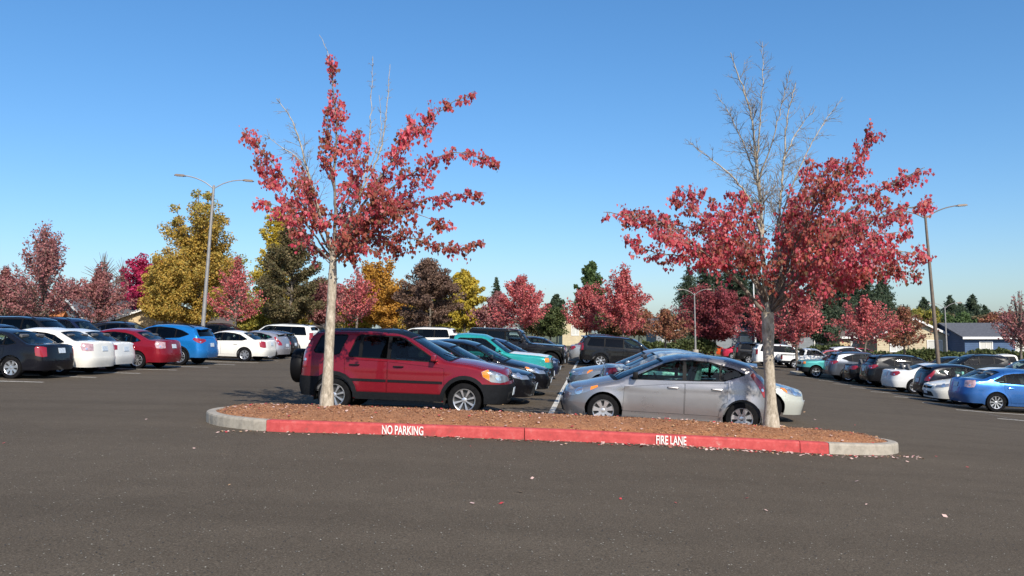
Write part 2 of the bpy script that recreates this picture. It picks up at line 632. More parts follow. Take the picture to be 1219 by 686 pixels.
def make_wheel(r, w, style, root, name='wheel'):
    """returns wheel part (backing) with tyre and rim children, axle along y, outer side -y"""
    mb = MB()
    ri = r * .66
    mb.lathe([(.0001, -w * .12), (ri * .96, -w * .12), (ri * .96, w * .4), (.0001, w * .4)], 24)
    wh = mb.build(name, M['disc'], root)
    mb = MB()
    mb.lathe([(ri, -w * .42), (ri * 1.04, -w * .5), (r * .86, -w * .53), (r * .955, -w * .48), (r, -w * .36), (r * 1.003, -w * .1), (r * 1.003, w * .1), (r, w * .36), (r * .955, w * .48), (r * .86, w * .53), (ri, w * .45)], 36, close=True)
    mb.build('tyre', M['tyre'], wh, smooth=True)
    mb = MB()
    mb.lathe([(ri * 1.02, -w * .46), (ri * .985, -w * .5), (ri * .93, -w * .46), (ri * .9, -w * .3), (ri * .9, w * .2)], 32)
    n, kind = style
    hub = ri * .24
    mb.lathe([(.0001, -w * .40), (hub * .5, -w * .41), (hub, -w * .37), (hub * 1.1, -w * .2)], 16)
    for k in range(n):
        a = 2 * math.pi * k / n + .3
        def P(rr, da, h): return (rr * math.cos(a + da), h, rr * math.sin(a + da))
        def spoke(d0, w0, d1, w1):
            r0, r1 = hub * .8, ri * .95
            V = [P(r0, d0 - w0, -w * .38), P(r0, d0 + w0, -w * .38), P(r1, d1 + w1, -w * .43), P(r1, d1 - w1, -w * .43),
                 P(r0, d0 - w0, -w * .2), P(r0, d0 + w0, -w * .2), P(r1, d1 + w1, -w * .25), P(r1, d1 - w1, -w * .25)]
            mb.add(V, [(0, 1, 2, 3), (4, 7, 6, 5), (0, 3, 7, 4), (1, 5, 6, 2), (2, 6, 7, 3)])
        if kind == 'wide':
            spoke(0, .9 * math.pi / n, 0, .55 * math.pi / n)
        elif kind == 'y':
            spoke(0, .5 * math.pi / n, -.42 * math.pi / n, .15 * math.pi / n); spoke(0, .5 * math.pi / n, .42 * math.pi / n, .15 * math.pi / n)
        else:
            spoke(0, .5 * math.pi / n, 0, .3 * math.pi / n)
    if kind == 'wide':
        mb.lathe([(hub, -w * .385), (ri * .42, -w * .39), (ri * .44, -w * .3)], 20)
    mb.build('rim', M['alloy'], wh, smooth=True)
    return wh

def seat_mb(mb, x, y, z, w_=.5):
    mb.box((x, y, z + .06), (.5, w_, .14))
    Mx = Matrix.Rotation(R(-14), 4, 'Y')
    mb.box((x - .27, y, z + .38), (.13, w_, .6), Mx.to_3x3(), top=.9)
    mb.box((x - .36, y, z + .75), (.09, w_ * .5, .17), Mx.to_3x3())
    mb.tube([(x - .34, y - .05, z + .64), (x - .35, y - .05, z + .7)], .008, 5)

def build_car(sp, g=.09, detail=1):
    """car > body, hood, roof panel, doors, panes, lights, bumpers, wheels; nose along +x, ground at z 0"""
    B = Body(sp)
    L, W = sp['L'], sp['W']
    H2 = L / 2
    root = empty(sp.get('name', 'parked_car'))
    paintm = M['rubber']     # replaced object by object
    PARTS = []
    def add(name, vf, mat=None, weld=True, ang=38):
        o = car_obj(name, vf, mat or paintm, root, weld, ang)
        if mat is None: o['paint'] = 1
        return o
    zs, zf, zr = sp.get('zs', .24), sp.get('zf', .22), sp.get('zr', .28)
    RA = B.RA; Rw = sp['R']
    a1, a2 = B.ax
    dF, dR = B.dF, B.dR
    def archpts(ax, rad, zlow, rev=False):
        s0 = math.degrees(math.asin(max(-1, min(1, (zlow - Rw) / rad))))
        return arc(ax, Rw, rad, 180 - s0, s0, 12 if g > .1 else 18)
    def topedge(d0, d1, ins=0):
        ds = sorted(set([round(x, 3) for x in np.arange(d0, d1, min(g, .08))] + [d0, d1]))
        return [(d, B.ze(d) - ins) for d in ds]
    bb = zs
    low = [(dF, zf), (a1 - RA - .1, zf)]
    low += archpts(a1, RA, zf)
    low += [(a1 + RA + .06, zs), (a2 - RA - .06, zs)]
    low += archpts(a2, RA, zs)
    low += [(a2 + RA + .1, zr), (dR, zr)]
    poly = low + list(reversed(topedge(dF, dR)))
    holes = []
    # bumpers: lower wrap round each end
    bzf = sp.get('bzf', .56); bzr = sp.get('bzr', .62)
    fang = math.degrees(math.asin(max(-1, min(1, (zf - Rw) / RA))))
    def cornerarc(ax, z0, z1, fwd):
        s0 = math.degrees(math.asin(max(-1, min(1, (z0 - Rw) / (RA + .002))))); s1 = math.degrees(math.asin(max(-1, min(1, (z1 - Rw) / (RA + .002)))))
        A = arc(ax, Rw, RA + .002, 180 - s0, 180 - s1, 6)
        if not fwd: A = [(2 * ax - x, z) for x, z in A]
        return A
    bz1 = min(bzf, Rw + RA * .93); bz2 = min(bzr, Rw + RA * .93)
    fb = [(dF, zf)] + cornerarc(a1, zf, bz1, True) + [(dF + (a1 - dF) * .35, bzf), (dF, bzf)]
    rb = [(dR, zr)] + cornerarc(a2, zr, bz2, False) + [(dR + (a2 - dR) * .35, bzr), (dR, bzr)]
    # keep the first points exactly on the outline
    grow = lambda p: p
    fbm = sp.get('bumper'); 
    # features on the skin
    dlo = sp['dlo']
    feats = []       # (name, poly, mat, sep, off)
    dlos = [dlo] + sp.get('quarters', [])
    hl = [(B.dY(p[1], True) if p[0] == 'y' else p[1], p[2]) for p in sp['headlight']]
    tl = [(B.dY(p[1], False) if p[0] == 'y' else p[1], p[2]) for p in sp['taillight']]
    gr = [(B.dY(y, True) if y > 0 else dF, z) for y, z in sp['grille']]
    holes = [d for d in dlos] + [hl, tl, gr]
    # doors (lower skins)
    doors = []
    tb = sp['pillars']            # front door front, B, rear door end (end optional)
    def beltz(t):
        # lower edge of the window band
        zz = [z for (x, z) in dens(dlo, .02) if abs(x - t) < .03]
        return (min(zz) if zz else B.belt[0] + (B.belt[1] - B.belt[0]) * t / L) - .035
    dz0 = zs + sp.get('dsill', .10)
    t0, t1 = tb[0], tb[1]
    doors.append([(t0, dz0), (t1, dz0), (t1, beltz(t1)), (t0 + .02, min(beltz(t0 + .1), B.ze(t0) - .13))])
    if len(tb) > 2:
        t2 = tb[2]
        rr = RA + .07
        dp = [(t1, dz0)]
        xa = a2 - math.sqrt(max(0, rr * rr - (dz0 - Rw) ** 2))
        if xa < t2:
            dp.append((xa, dz0))
            for k in range(1, 9):
                an = R(180 - math.degrees(math.asin((dz0 - Rw) / rr)) - k * 11)
                x_, z_ = a2 + rr * math.cos(an), Rw + rr * math.sin(an)
                if x_ > t2 - .02: break
                dp.append((x_, z_))
            zl = dp[-1][1]
            dp.append((t2, zl + .03))
        else: dp.append((t2, dz0))
        dp += [(t2 + .02, beltz(min(t2, max(x for x, z in dlo) - .05))), (t1, beltz(t1))]
        doors.append(dp)
    gap = .006 if detail > 1 else .007
    holes_body = [d for d in holes] + [inset(doors[0], gap)] + ([inset(doors[1], gap)] if len(doors) > 1 else [])
    paint_bump = fbm is None
    body = panel(B, poly, [h for h in holes_body], g=g)
    add('body', merge([body, mir(body)]))
    # bumpers as a proud shell over the lower ends
    offb = .012
    for nm, pl, cz in (('front_bumper', fb, 1), ('rear_bumper', rb, 1)):
        pl2 = [(x, z) for x, z in pl]
        hs = []
        if nm == 'front_bumper':
            gi = sp.get('intake')
            if gi: hs = [[(B.dY(y, True) if y > 0 else dF - .0, z) for y, z in gi]]
            # clip features out: grille/headlight above bumper line assumed
        V = panel(B, pl2, [], g=g, off=offb, skirt=.014)
        o = add(nm, merge([V, mir(V)]), fbm)
        if nm == 'front_bumper' and sp.get('intake'):
            gi = [(B.dY(y, True) if y > 0 else dF, z) for y, z in sp['intake']]
            V = panel(B, gi, [], g=.12, off=offb + .004)
            o2 = car_obj('intake', merge([V, mir(V)]), M['dark'], o)
    # doors
    for i, dp in enumerate(doors):
        V = panel(B, inset(dp, gap * 1.9), [], g=g, off=0, skirt=.02)
        for side in (0, 1):
            o = add('door', V if side == 0 else mir(V))
            if detail:
                hx = (dp[1][0] if i == 0 else max(x for x, z in dp)) - .22
                hz = beltz(hx if i == 0 else tb[1] + .1) - .09
                p = B.side(hx, hz); n = B.nrm(B.side, (hx, hz))
                mb = MB()
                q = lambda dx, dn: (p.x + dx, p.y + n.y * dn, p.z)
                mb.tube([q(.1, .002), q(.085, .03), q(0, .036), q(-.085, .03), q(-.1, .002)], [.012, .014, .015, .014, .012], 6)
                hd = mb.build('handle', sp.get('handlemat') and M[sp['handlemat']] or M['rubber'], o, smooth=True)
                if not sp.get('handlemat'): hd['paint'] = 1
                if side: 
                    for v in hd.data.vertices: v.co.y = -v.co.y
                    hd.data.flip_normals()
    # window band: black frame and panes
    for j, dl in enumerate(dlos):
        splits = [x for x in sp['splits']] if j == 0 else []
        lo = min(x for x, z in dl); hi = max(x for x, z in dl)
        bounds = [lo - 1] + splits + [hi + 1]
        panes = []
        inn = inset(dl, sp.get('frame', .022))
        for k in range(len(bounds) - 1):
            pw = .035 if (k > 0) else 0; pe = .035 if k < len(bounds) - 2 else 0
            if k > 0 and k == len(bounds) - 2 and sp.get('thinlast'): pw = .015
            P = clip_t(inn, bounds[k] + pw, bounds[k + 1] - pe)
            # drop doubled points
            Q = []
            for q in P:
                if not Q or math.hypot(q[0] - Q[-1][0], q[1] - Q[-1][1]) > .004: Q.append(q)
            if len(Q) > 2 and math.hypot(Q[0][0] - Q[-1][0], Q[0][1] - Q[-1][1]) < .004: Q.pop()
            if len(Q) > 2 and abs(area(Q)) > .008: panes.append(Q)
        V = panel(B, dl, panes, g=max(g, .1), off=-.006, skirt=.02)
        for side in (0, 1): add('window_frame', V if side == 0 else mir(V), M['rubber'])
        for k, Q in enumerate(panes):
            V = panel(B, Q, [], g=.12, off=-.014)
            dark = sp.get('privacy') and (k >= 1 or j > 0)
            for side in (0, 1):
                add('window', V if side == 0 else mir(V), M['glass_dark'] if dark else M[sp.get('glassmat', 'glass')])
    # lights
    V = panel(B, hl, [], g=.06, off=.004, skirt=.02)
    hlb = [add('headlight', V if s_ == 0 else mir(V), M['lampbase']) for s_ in (0, 1)]
    def sub(poly, mat, nm, off=.008, par=None):
        V = panel(B, poly, [], g=.06, off=off, skirt=.01)
        for s_ in (0, 1):
            car_obj(nm, V if s_ == 0 else mir(V), mat, par[s_])
    if detail:
        cx = sum(p[0] for p in hl) / len(hl); cz = sum(p[1] for p in hl) / len(hl)
        rb_ = min(.075, .36 * (max(p[1] for p in hl) - min(p[1] for p in hl)))
        sub([(cx - .05 + rb_ * 1.2 * math.cos(R(a)), cz + rb_ * math.sin(R(a))) for a in range(0, 360, 30)], M['bowl'], 'lamp', .009, hlb)
        hi_ = max(hl, key=lambda p: p[0])
        if sp.get('amber', True):
            am = clip_t(inset(hl, .008), max(p[0] for p in hl) - .17, 9)
            if len(am) > 2: sub(am, M['amber'], 'indicator', .0085, hlb)
    V = panel(B, tl, [], g=.06, off=.006, skirt=.02)
    tls = [add('taillight', V if s_ == 0 else mir(V), M['redlens']) for s_ in (0, 1)]
    if detail and sp.get('revlight', True):
        cx = sum(p[0] for p in tl) / len(tl); cz = min(p[1] for p in tl) + .3 * (max(p[1] for p in tl) - min(p[1] for p in tl))
        rb_ = .028
        sub([(cx + rb_ * 1.3 * math.cos(R(a)), cz + rb_ * math.sin(R(a))) for a in range(0, 360, 45)], M['bowl'], 'reversing_lamp', .011, tls)
    V = panel(B, gr, [], g=.1, off=-.012)
    go = add('grille', merge([V, mir(V)]), M['dark'])
    if detail:
        zlo, zhi = min(z for y, z in sp['grille']), max(z for y, z in sp['grille'])
        wy = max(y for y, z in sp['grille'])
        for k in range(3):
            z = zlo + (zhi - zlo) * (k + .5) / 3
            V = panel(B, [(dF, z - .008), (B.dY(wy * .94), z - .008), (B.dY(wy * .94), z + .008), (dF, z + .008)], [], g=.1, off=.0, skirt=.01)
            car_obj('bar', merge([V, mir(V)]), M['chrome'] if k == 2 else M['cladding'], go)
        th = np.linspace(0, 2 * math.pi, 17)[:-1]
        zc_ = (zlo + zhi) / 2 + .01
        P = B.side(dF + .001, zc_)
        mb = MB(); mb.lathe([(.055, 0), (.055, .012), (.03, .012), (.03, 0)], 16, axis='z', close=True)
        bo = mb.build('badge', M['chrome'], go)
        bo.rotation_euler = (0, R(90), 0); bo.location = (P.x + .004, 0, zc_)
    # number plates
    for fr_, nm in ((True, 'number_plate'), (False, 'number_plate')):
        z = sp.get('plate_f', .42) if fr_ else sp.get('plate_r', .78)
        P = B.side(dF if fr_ else dR, z)
        nn = B.nrm(B.side, (dF + .002 if fr_ else dR - .002, z))
        pr = .03 if (z < (bzf if fr_ else bzr)) else .012
        mb = MB(); mb.box((0, 0, 0), (.012, .31, .155))
        o = mb.build(nm, M['plate'], root, bevel=.003)
        o.location = (P.x + nn.x * pr, 0, P.z + nn.z * pr)
        o.rotation_euler = (0, -math.atan2(nn.z, abs(nn.x)) * (1 if fr_ else -1), 0)
    # top skin: hood, windshield, roof, rear window, boot lid
    W2 = W / 2
    ws, rw = sp['ws'], sp['rw']
    ex = [p[0] for p in sp['top']]
    A0, A1 = B.dCf, B.dCr
    gt = g
    def tp(poly, holes=(), off=0, skirt=0, gg=None): return panel(B, poly, holes, f=B.topm, g=gg or gt, off=off, skirt=skirt, extra_a=ex)
    hood_end = ws[0] - .03
    hp = [(A0, -W2), (hood_end, -W2), (hood_end, W2), (A0, W2)]
    wsp = [(ws[0], -W2 * .93), (ws[1], -W2 * .93), (ws[1], W2 * .93), (ws[0], W2 * .93)]
    rwp = [(rw[0], -W2 * .88), (rw[1], -W2 * .88), (rw[1], W2 * .88), (rw[0], W2 * .88)]
    if sp.get('hoodmat'): 
        add('hood', tp([(A0 + .03, -W2 * .93), (hood_end, -W2 * .93), (hood_end, W2 * .93), (A0 + .03, W2 * .93)], off=.006, skirt=.012), M[sp['hoodmat']])
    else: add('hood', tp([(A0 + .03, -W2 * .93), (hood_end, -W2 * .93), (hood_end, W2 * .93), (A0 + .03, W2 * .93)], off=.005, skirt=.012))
    bed = sp.get('bed')
    end = bed[0] if bed else A1
    rp = [(A0, -W2), (end, -W2), (end, W2), (A0, W2)]
    roof_holes = [wsp, rwp]
    cowlh = [(hood_end, -W2 * .93), (ws[0] - .002, -W2 * .93), (ws[0] - .002, W2 * .93), (hood_end, W2 * .93)]
    V = tp(rp, roof_holes)
    add('upper_shell', V)
    add('cowl', tp([(hood_end - .02, -W2 * .92), (ws[0] + .015, -W2 * .92), (ws[0] + .015, W2 * .92), (hood_end - .02, W2 * .92)], off=.012, gg=.12), M['rubber'])
    add('windshield', tp(wsp, off=-.006, gg=.12), M['glass'])
    # dark print round the screen
    add('windshield_seal', tp([(ws[0] - .01, -W2 * .95), (ws[1] + .012, -W2 * .95), (ws[1] + .012, W2 * .95), (ws[0] - .01, W2 * .95)], [inset(wsp, .03)], off=.002, gg=.12), M['rubber'])
    add('rear_window', tp(rwp, off=-.006, gg=.1), M['glass_dark'] if sp.get('privacy') else M['glass'])
    add('rear_window_seal', tp([(rw[0] - .012, -W2 * .90), (rw[1] + .012, -W2 * .90), (rw[1] + .012, W2 * .90), (rw[0] - .012, W2 * .90)], [inset(rwp, .028)], off=.002, gg=.12), M['rubber'])
    if sp.get('roofmat'):
        add('roof_panel', tp([(ws[1] + .03, -W2 * .98), (rw[0] - .03, -W2 * .98), (rw[0] - .03, W2 * .98), (ws[1] + .03, W2 * .98)], off=.006, skirt=.01, gg=.12), M[sp['roofmat']])
    if not bed and rw[1] < A1 - .15:
        add('boot_lid', tp([(rw[1] + .05, -W2 * .86), (A1 - .01, -W2 * .86), (A1 - .01, W2 * .86), (rw[1] + .05, W2 * .86)], off=.006, skirt=.012))
    if sp.get('spoiler'):
        P = B.topm(rw[0] - .06, 0)
        P2 = B.topm(rw[0] - .06, W2 * .8)
        mb = MB()
        for s_ in (-1, 1):
            a_, b_ = P + Vector((.02, 0, .004)), Vector((P2.x + .02, s_ * abs(P2.y) * .92, P2.z + .004))
            V = [a_, b_, b_ + Vector((-.20, 0, -.03)), a_ + Vector((-.24, 0, -.015))]
            V += [v + Vector((0, 0, -.03)) for v in V]
            mb.add(V, [(0, 1, 2, 3), (4, 7, 6, 5), (2, 6, 7, 3), (1, 5, 6, 2), (0, 4, 5, 1)])
        o = mb.build('spoiler', paintm, root, bevel=.012, smooth=True); o['paint'] = 1
    if sp.get('rails'):
        for s_ in (-1, 1):
            mb = MB()
            ts = np.linspace(ws[1] + .25, rw[0] - .15, 8)
            pts = [B.topm(t, s_ * W2 * .86) for t in ts]
            pts = [p + Vector((0, 0, .055)) for p in pts]
            pts[0].z -= .05; pts[-1].z -= .05
            mb.tube(pts, .017, 6)
            mb.build('roof_rail', M['rubber'], root, smooth=True)
    if bed:
        tb0, tb1 = bed
        zb = sp.get('bedfloor', .62)
        mb = MB()
        hw_ = W2 - .14
        zt_ = B.ze(tb0 + .3)
        x0, x1 = H2 - tb0 - .02, H2 - tb1
        mb.box(((x0 + x1) / 2, 0, zb), (x0 - x1, 2 * hw_, .04))
        for s_ in (-1, 1): mb.box(((x0 + x1) / 2, s_ * hw_, (zb + zt_) / 2), (x0 - x1, .03, zt_ - zb + .01))
        for s_ in (-1, 1): mb.box(((x0 + x1) / 2, s_ * (hw_ + .045), zt_ - .004), (x0 - x1, .1, .02))
        mb.box((x1 - .02, 0, (zb + zt_) / 2), (.05, 2 * hw_ + .16, zt_ - zb))
        mb.box((x0, 0, (zb + zt_) / 2), (.04, 2 * hw_, zt_ - zb))
        mb.build('bed_liner', M['cladding'], root)
        mb = MB()
        zc_ = B.ze(ws[1] + .35)
        mb.box((x0 + .02, 0, (zt_ + zc_) / 2), (.03, W * .62, zc_ - zt_ - .05))
        mb.build('cab_back', M['rubber'], root)
    # mirrors
    mt = sp.get('mirror', tb[0] + .22)
    mz = beltz(mt + .2) + .12
    for s_ in (-1, 1):
        y0 = B.hw(mt + .15, mz) + .0
        mb = MB()
        mb.tube([(H2 - mt - .02, s_ * (y0 - .03), mz - .03), (H2 - mt, s_ * (y0 + .07), mz - .03)], .02, 6)
        mb.box((H2 - mt, s_ * (y0 + .13), mz), (.1, .17, .12), top=.85)
        o = mb.build('mirror', sp.get('mirrormat') and M[sp['mirrormat']] or paintm, root, bevel=.018, smooth=True)
        if not sp.get('mirrormat'): o['paint'] = 1
    # cladding round the arches
    if sp.get('clad'):
        cm = M['cladding']
        for ax, zl_ in ((a1, zf), (a2, zs)):
            ro = RA + sp['clad']
            s0 = math.degrees(math.asin(max(-1, min(1, (zs + .02 - Rw) / RA)))); s1 = math.degrees(math.asin(max(-1, min(1, (zs + .02 - Rw) / ro))))
            P = arc(ax, Rw, RA - .004, 180 - s0, s0, 14) + arc(ax, Rw, ro, s1, 180 - s1, 14)
            V = panel(B, P, [], g=.1, off=.016, skirt=.02)
            for s_ in (0, 1): add('arch_cladding', V if s_ == 0 else mir(V), cm)
        P = [(a1 + RA + .03, zs - .01), (a2 - RA - .03, zs - .01), (a2 - RA - .03, zs + .13), (a1 + RA + .03, zs + .13)]
        V = panel(B, P, [], g=.1, off=.018, skirt=.02)
        for s_ in (0, 1): add('sill_cladding', V if s_ == 0 else mir(V), cm)
        if sp.get('moulding'):
            zm = sp['moulding']
            for (x0, x1) in ((tb[0] + .05, tb[1] - .02), (tb[1] + .02, tb[2] - .04)):
                P = [(x0, zm - .025), (x1, zm - .025), (x1, zm + .025), (x0, zm + .025)]
                V = panel(B, P, [], g=.12, off=.012, skirt=.014)
                for s_ in (0, 1): add('side_moulding', V if s_ == 0 else mir(V), cm)
    # underside, wheel wells
    mb = MB()
    hwid = W2 - .12
    mb.box((H2 - (a1 + a2) / 2, 0, zs + .06), (a2 - a1 - 2 * RA - .02, 2 * hwid, .12))
    mb.box(((H2 - .25 + H2 - a1 + RA) / 2, 0, zf + .1), (a1 - RA - .25, 2 * hwid - .3, .16))
    mb.box(((H2 - a2 - RA - .02 + -H2 + .25) / 2, 0, zr + .1), (L - a2 - RA - .27, 2 * hwid - .3, .2))
    mb.build('underbody', M['dark'], root)
    for ax in (a1, a2):
        for s_ in (-1, 1):
            mb = MB()
            n = 12; V = []; F = []
            for k in range(n + 1):
                a = R(-15 + 210 * k / n)
                for yy in (s_ * (B.hw(ax, Rw + .1) - .03), s_ * (W2 - .42)):
                    V.append((H2 - ax + (RA + .004) * math.cos(a), yy, Rw + (RA + .004) * math.sin(a)))
            for k in range(n): F.append((2 * k, 2 * k + 1, 2 * k + 3, 2 * k + 2))
            F.append(tuple(2 * k + 1 for k in range(n + 1)))
            mb.add(V, F)
            mb.build('wheel_well', M['dark'], root)
    # cabin
    mb = MB()
    zfl = zs + .12
    tcab = (ws[0] + .1, (bed[0] if bed else rw[1]) - .05)
    mb.box((H2 - sum(tcab) / 2, 0, zfl), (tcab[1] - tcab[0], 2 * hwid - .05, .03))
    zdash = min(B.belt[0] + .0, np.interp(ws[0] + .1, *B.top) - .07)
    mb.box((H2 - ws[0] - .38, 0, zdash - .14), (.42, 2 * hwid - .12, .24), top=.9)
    # door cards
    for s_ in (-1, 1):
        mb.box((H2 - sum(tcab) / 2, s_ * (hwid - .02), (zfl + B.belt[0] - .03) / 2), (tcab[1] - tcab[0], .03, B.belt[0] - .06 - zfl))
    if not bed and rw[1] < A1 - .15: mb.box((H2 - rw[1] + .25, 0, B.belt[1] - .06), (.5, 2 * hwid - .1, .03))
    mb.build('cabin_floor', M['seat'], root)
    sm = M[sp.get('seatmat', 'seat')]
    tf_ = sp.get('seat_t', ws[1] + .45)
    for yy in (-.36, .36):
        mb = MB(); seat_mb(mb, H2 - tf_ + .1, yy, zfl + .12); mb.build('seat', sm, root, bevel=.03 if detail > 1 else 0)
    if not bed:
        for yy in (-.36, .36):
            mb = MB(); seat_mb(mb, H2 - tf_ - .8, yy, zfl + .12, .6); mb.build('seat', sm, root, bevel=.03 if detail > 1 else 0)
    mb = MB()
    cx, cy, cz = H2 - tf_ + .52, .36, zdash - .02
    pts = [(cx + .08 * math.sin(a), cy + .18 * math.cos(a), cz + .17 * math.sin(a)) for a in np.linspace(0, 2 * math.pi, 13)]
    mb.tube(pts, .014, 5, cap=False); mb.tube([(cx, cy, cz), (cx + .3, cy, cz - .08)], .03, 5)
    mb.build('steering_wheel', M['rubber'], root)
    # wheels
    tw = sp.get('tw', .2)
    for ax in (a1, a2):
        for s_ in (-1, 1):
            wh = make_wheel(Rw, tw, sp['style'], root)
            y = W2 - tw / 2 - .035 + sp.get('track', 0)
            wh.location = (H2 - ax, s_ * y, Rw)
            if s_ > 0: wh.rotation_euler = (0, 0, math.pi)
    if sp.get('spare'):
        mb = MB(); r = .355; w_ = .24
        mb.lathe([(.0001, -w_ / 2), (r * .8, -w_ / 2), (r * .93, -w_ * .45), (r, -w_ * .3), (r, w_ * .35), (r * .95, w_ * .5), (.0001, w_ * .5)], 30)
        o = mb.build('spare_wheel_cover', M['rubber'], root, smooth=True)
        o.rotation_euler = (0, 0, R(-90)); 
        o.location = (-H2 - .12, -.12, .86)
    if sp.get('jeep'):
        for ax in (a1, a2):
            for s_ in (-1, 1):
                mb = MB()
                for k in range(10):
                    b0, b1 = R(8 + 16.4 * k), R(8 + 16.4 * (k + 1))
                    rr0 = RA + .02
                    pA = (H2 - ax + rr0 * math.cos(b0) * 1.25, Rw + min(rr0 * math.sin(b0) * 1.15, rr0 * .95)); pB = (H2 - ax + rr0 * math.cos(b1) * 1.25, Rw + min(rr0 * math.sin(b1) * 1.15, rr0 * .95))
                    y0, y1 = s_ * (W2 - .1), s_ * (W2 + .12)
                    V = [(pA[0], y0, pA[1]), (pB[0], y0, pB[1]), (pB[0], y1, pB[1]), (pA[0], y1, pA[1])]
                    V += [(v[0], v[1], v[2] + .035) for v in V]
                    mb.add(V, [(0, 1, 2, 3), (4, 7, 6, 5), (2, 6, 7, 3), (0, 3, 7, 4), (1, 5, 6, 2), (0, 4, 5, 1)])
                mb.build('fender_flare', M['rubber'], root)
    if sp.get('antenna'):
        mb = MB(); p = B.topm(sp['antenna'], 0)
        mb.tube([p, p + Vector((-.22, 0, .25))], [.006, .003], 5); mb.build('antenna', M['rubber'], root)
    # wipers
    if detail:
        for yy in (-.05, .5):
            mb = MB()
            pts = [B.topm(ws[0] + .02 + .05 * k, (yy - .09 * k)) + Vector((0, 0, .02)) for k in range(5)]
            mb.tube(pts, .008, 4); mb.build('wiper', M['rubber'], root)
    return root

# ---- specifications (t = metres behind the nose, z = height)
SP = {}
SP['small_suv'] = dict(name='parked_suv', L=4.34, W=1.78, wb=2.62, fo=.88, R=.335, gap=.075, tum=.27, belt=(1.02, 1.08), zs=.30, zf=.28, zr=.32, dsill=.13,
    top=[(-.1, .90), (.08, .94), (.3, 1.0), (.75, 1.09), (1.2, 1.14), (2.02, 1.58), (2.25, 1.64), (2.9, 1.675), (3.6, 1.665), (4.0, 1.62), (4.08, 1.58), (4.22, 1.20), (4.26, 1.05), (4.4, .98)],
    cr=(.06, .05, .03), ws=(1.24, 2.0), rw=(4.07, 4.2), ff=[(.25, .10), (.4, .03), (.6, .0), (.85, .05), (1.0, .12)], fr=[(.3, .06), (.5, .0), (.9, .03), (1.2, .07)],
    dlo=[(1.42, 1.08), (1.48, 1.05), (3.22, 1.10), (3.25, 1.14), (3.10, 1.52), (3.02, 1.56), (2.25, 1.545), (2.12, 1.51)],
    quarters=[[(3.42, 1.16), (3.50, 1.13), (3.95, 1.16), (4.0, 1.2), (3.86, 1.50), (3.80, 1.53), (3.34, 1.55), (3.28, 1.52)]],
    splits=[2.42, 3.0], pillars=(1.27, 2.43, 3.30), privacy=True, flare=.03,
    headlight=[('t', .52, .80), ('t', .55, .90), ('t', .40, .95), ('t', .12, .88), ('y', .52, .80), ('y', .48, .73), ('t', .15, .69), ('t', .35, .71)],
    taillight=[('y', .80, 1.0), ('y', .70, 1.0), ('y', .72, 1.25), ('t', 4.17, 1.28), ('t', 4.05, 1.4), ('t', 4.02, 1.38), ('t', 4.08, 1.2), ('t', 4.12, .88), ('y', .80, .86)],
    grille=[(0, .72), (.42, .72), (.46, .84), (0, .86)], intake=[(0, .34), (.5, .34), (.55, .5), (0, .52)], bzf=.66, bzr=.70, clad=.07, moulding=.66,
    style=(8, 'fan'), spare=True, roofmat='rubber', rails=False, handlemat='cladding', plate_f=.5, plate_r=.6, bumper='cladding', wins=.05, af=.62, mf=3.2)
SP['hatch'] = dict(name='parked_hatchback', L=4.0, W=1.70, wb=2.57, fo=.83, R=.305, tum=.42, belt=(.90, 1.02), zs=.22, zf=.19, zr=.26,
    top=[(-.1, .60), (.08, .66), (.35, .78), (.75, .89), (1.02, .955), (1.95, 1.365), (2.25, 1.43), (2.7, 1.45), (3.2, 1.42), (3.55, 1.34), (3.64, 1.30), (3.86, 1.03), (3.92, .98), (4.2, .95)],
    cr=(.07, .05, .03), ws=(1.08, 1.93), rw=(3.62, 3.84),
    dlo=[(1.30, .945), (1.36, .92), (2.6, .955), (3.05, .975), (3.42, 1.10), (3.45, 1.13), (3.25, 1.22), (2.8, 1.325), (2.45, 1.345), (2.15, 1.32), (1.95, 1.26)],
    splits=[2.32, 3.0], thinlast=True, pillars=(1.18, 2.33, 3.12),
    headlight=[('t', .72, .74), ('t', .70, .78), ('t', .35, .70), ('y', .62, .62), ('y', .60, .55), ('t', .2, .55), ('t', .42, .61)],
    taillight=[('t', 3.56, 1.12), ('t', 3.64, 1.17), ('y', .76, .98), ('y', .62, .84), ('y', .60, .72), ('y', .79, .72), ('t', 3.74, .90)],
    grille=[(0, .50), (.36, .50), (.42, .57), (0, .58)], intake=[(0, .24), (.5, .24), (.42, .40), (0, .42)], bzf=.44, bzr=.52,
    style=(7, 'wide'), spoiler=(3.72, 1.335, .2), plate_r=.72, mirrormat='rubber', ff=[(.2, .06), (.4, .0), (.6, .05), (.8, .14)], fr=[(.2, .06), (.5, .0), (.75, .05), (1.1, .16)], seatmat='seat', handlemat=None, glassmat='glass_green')
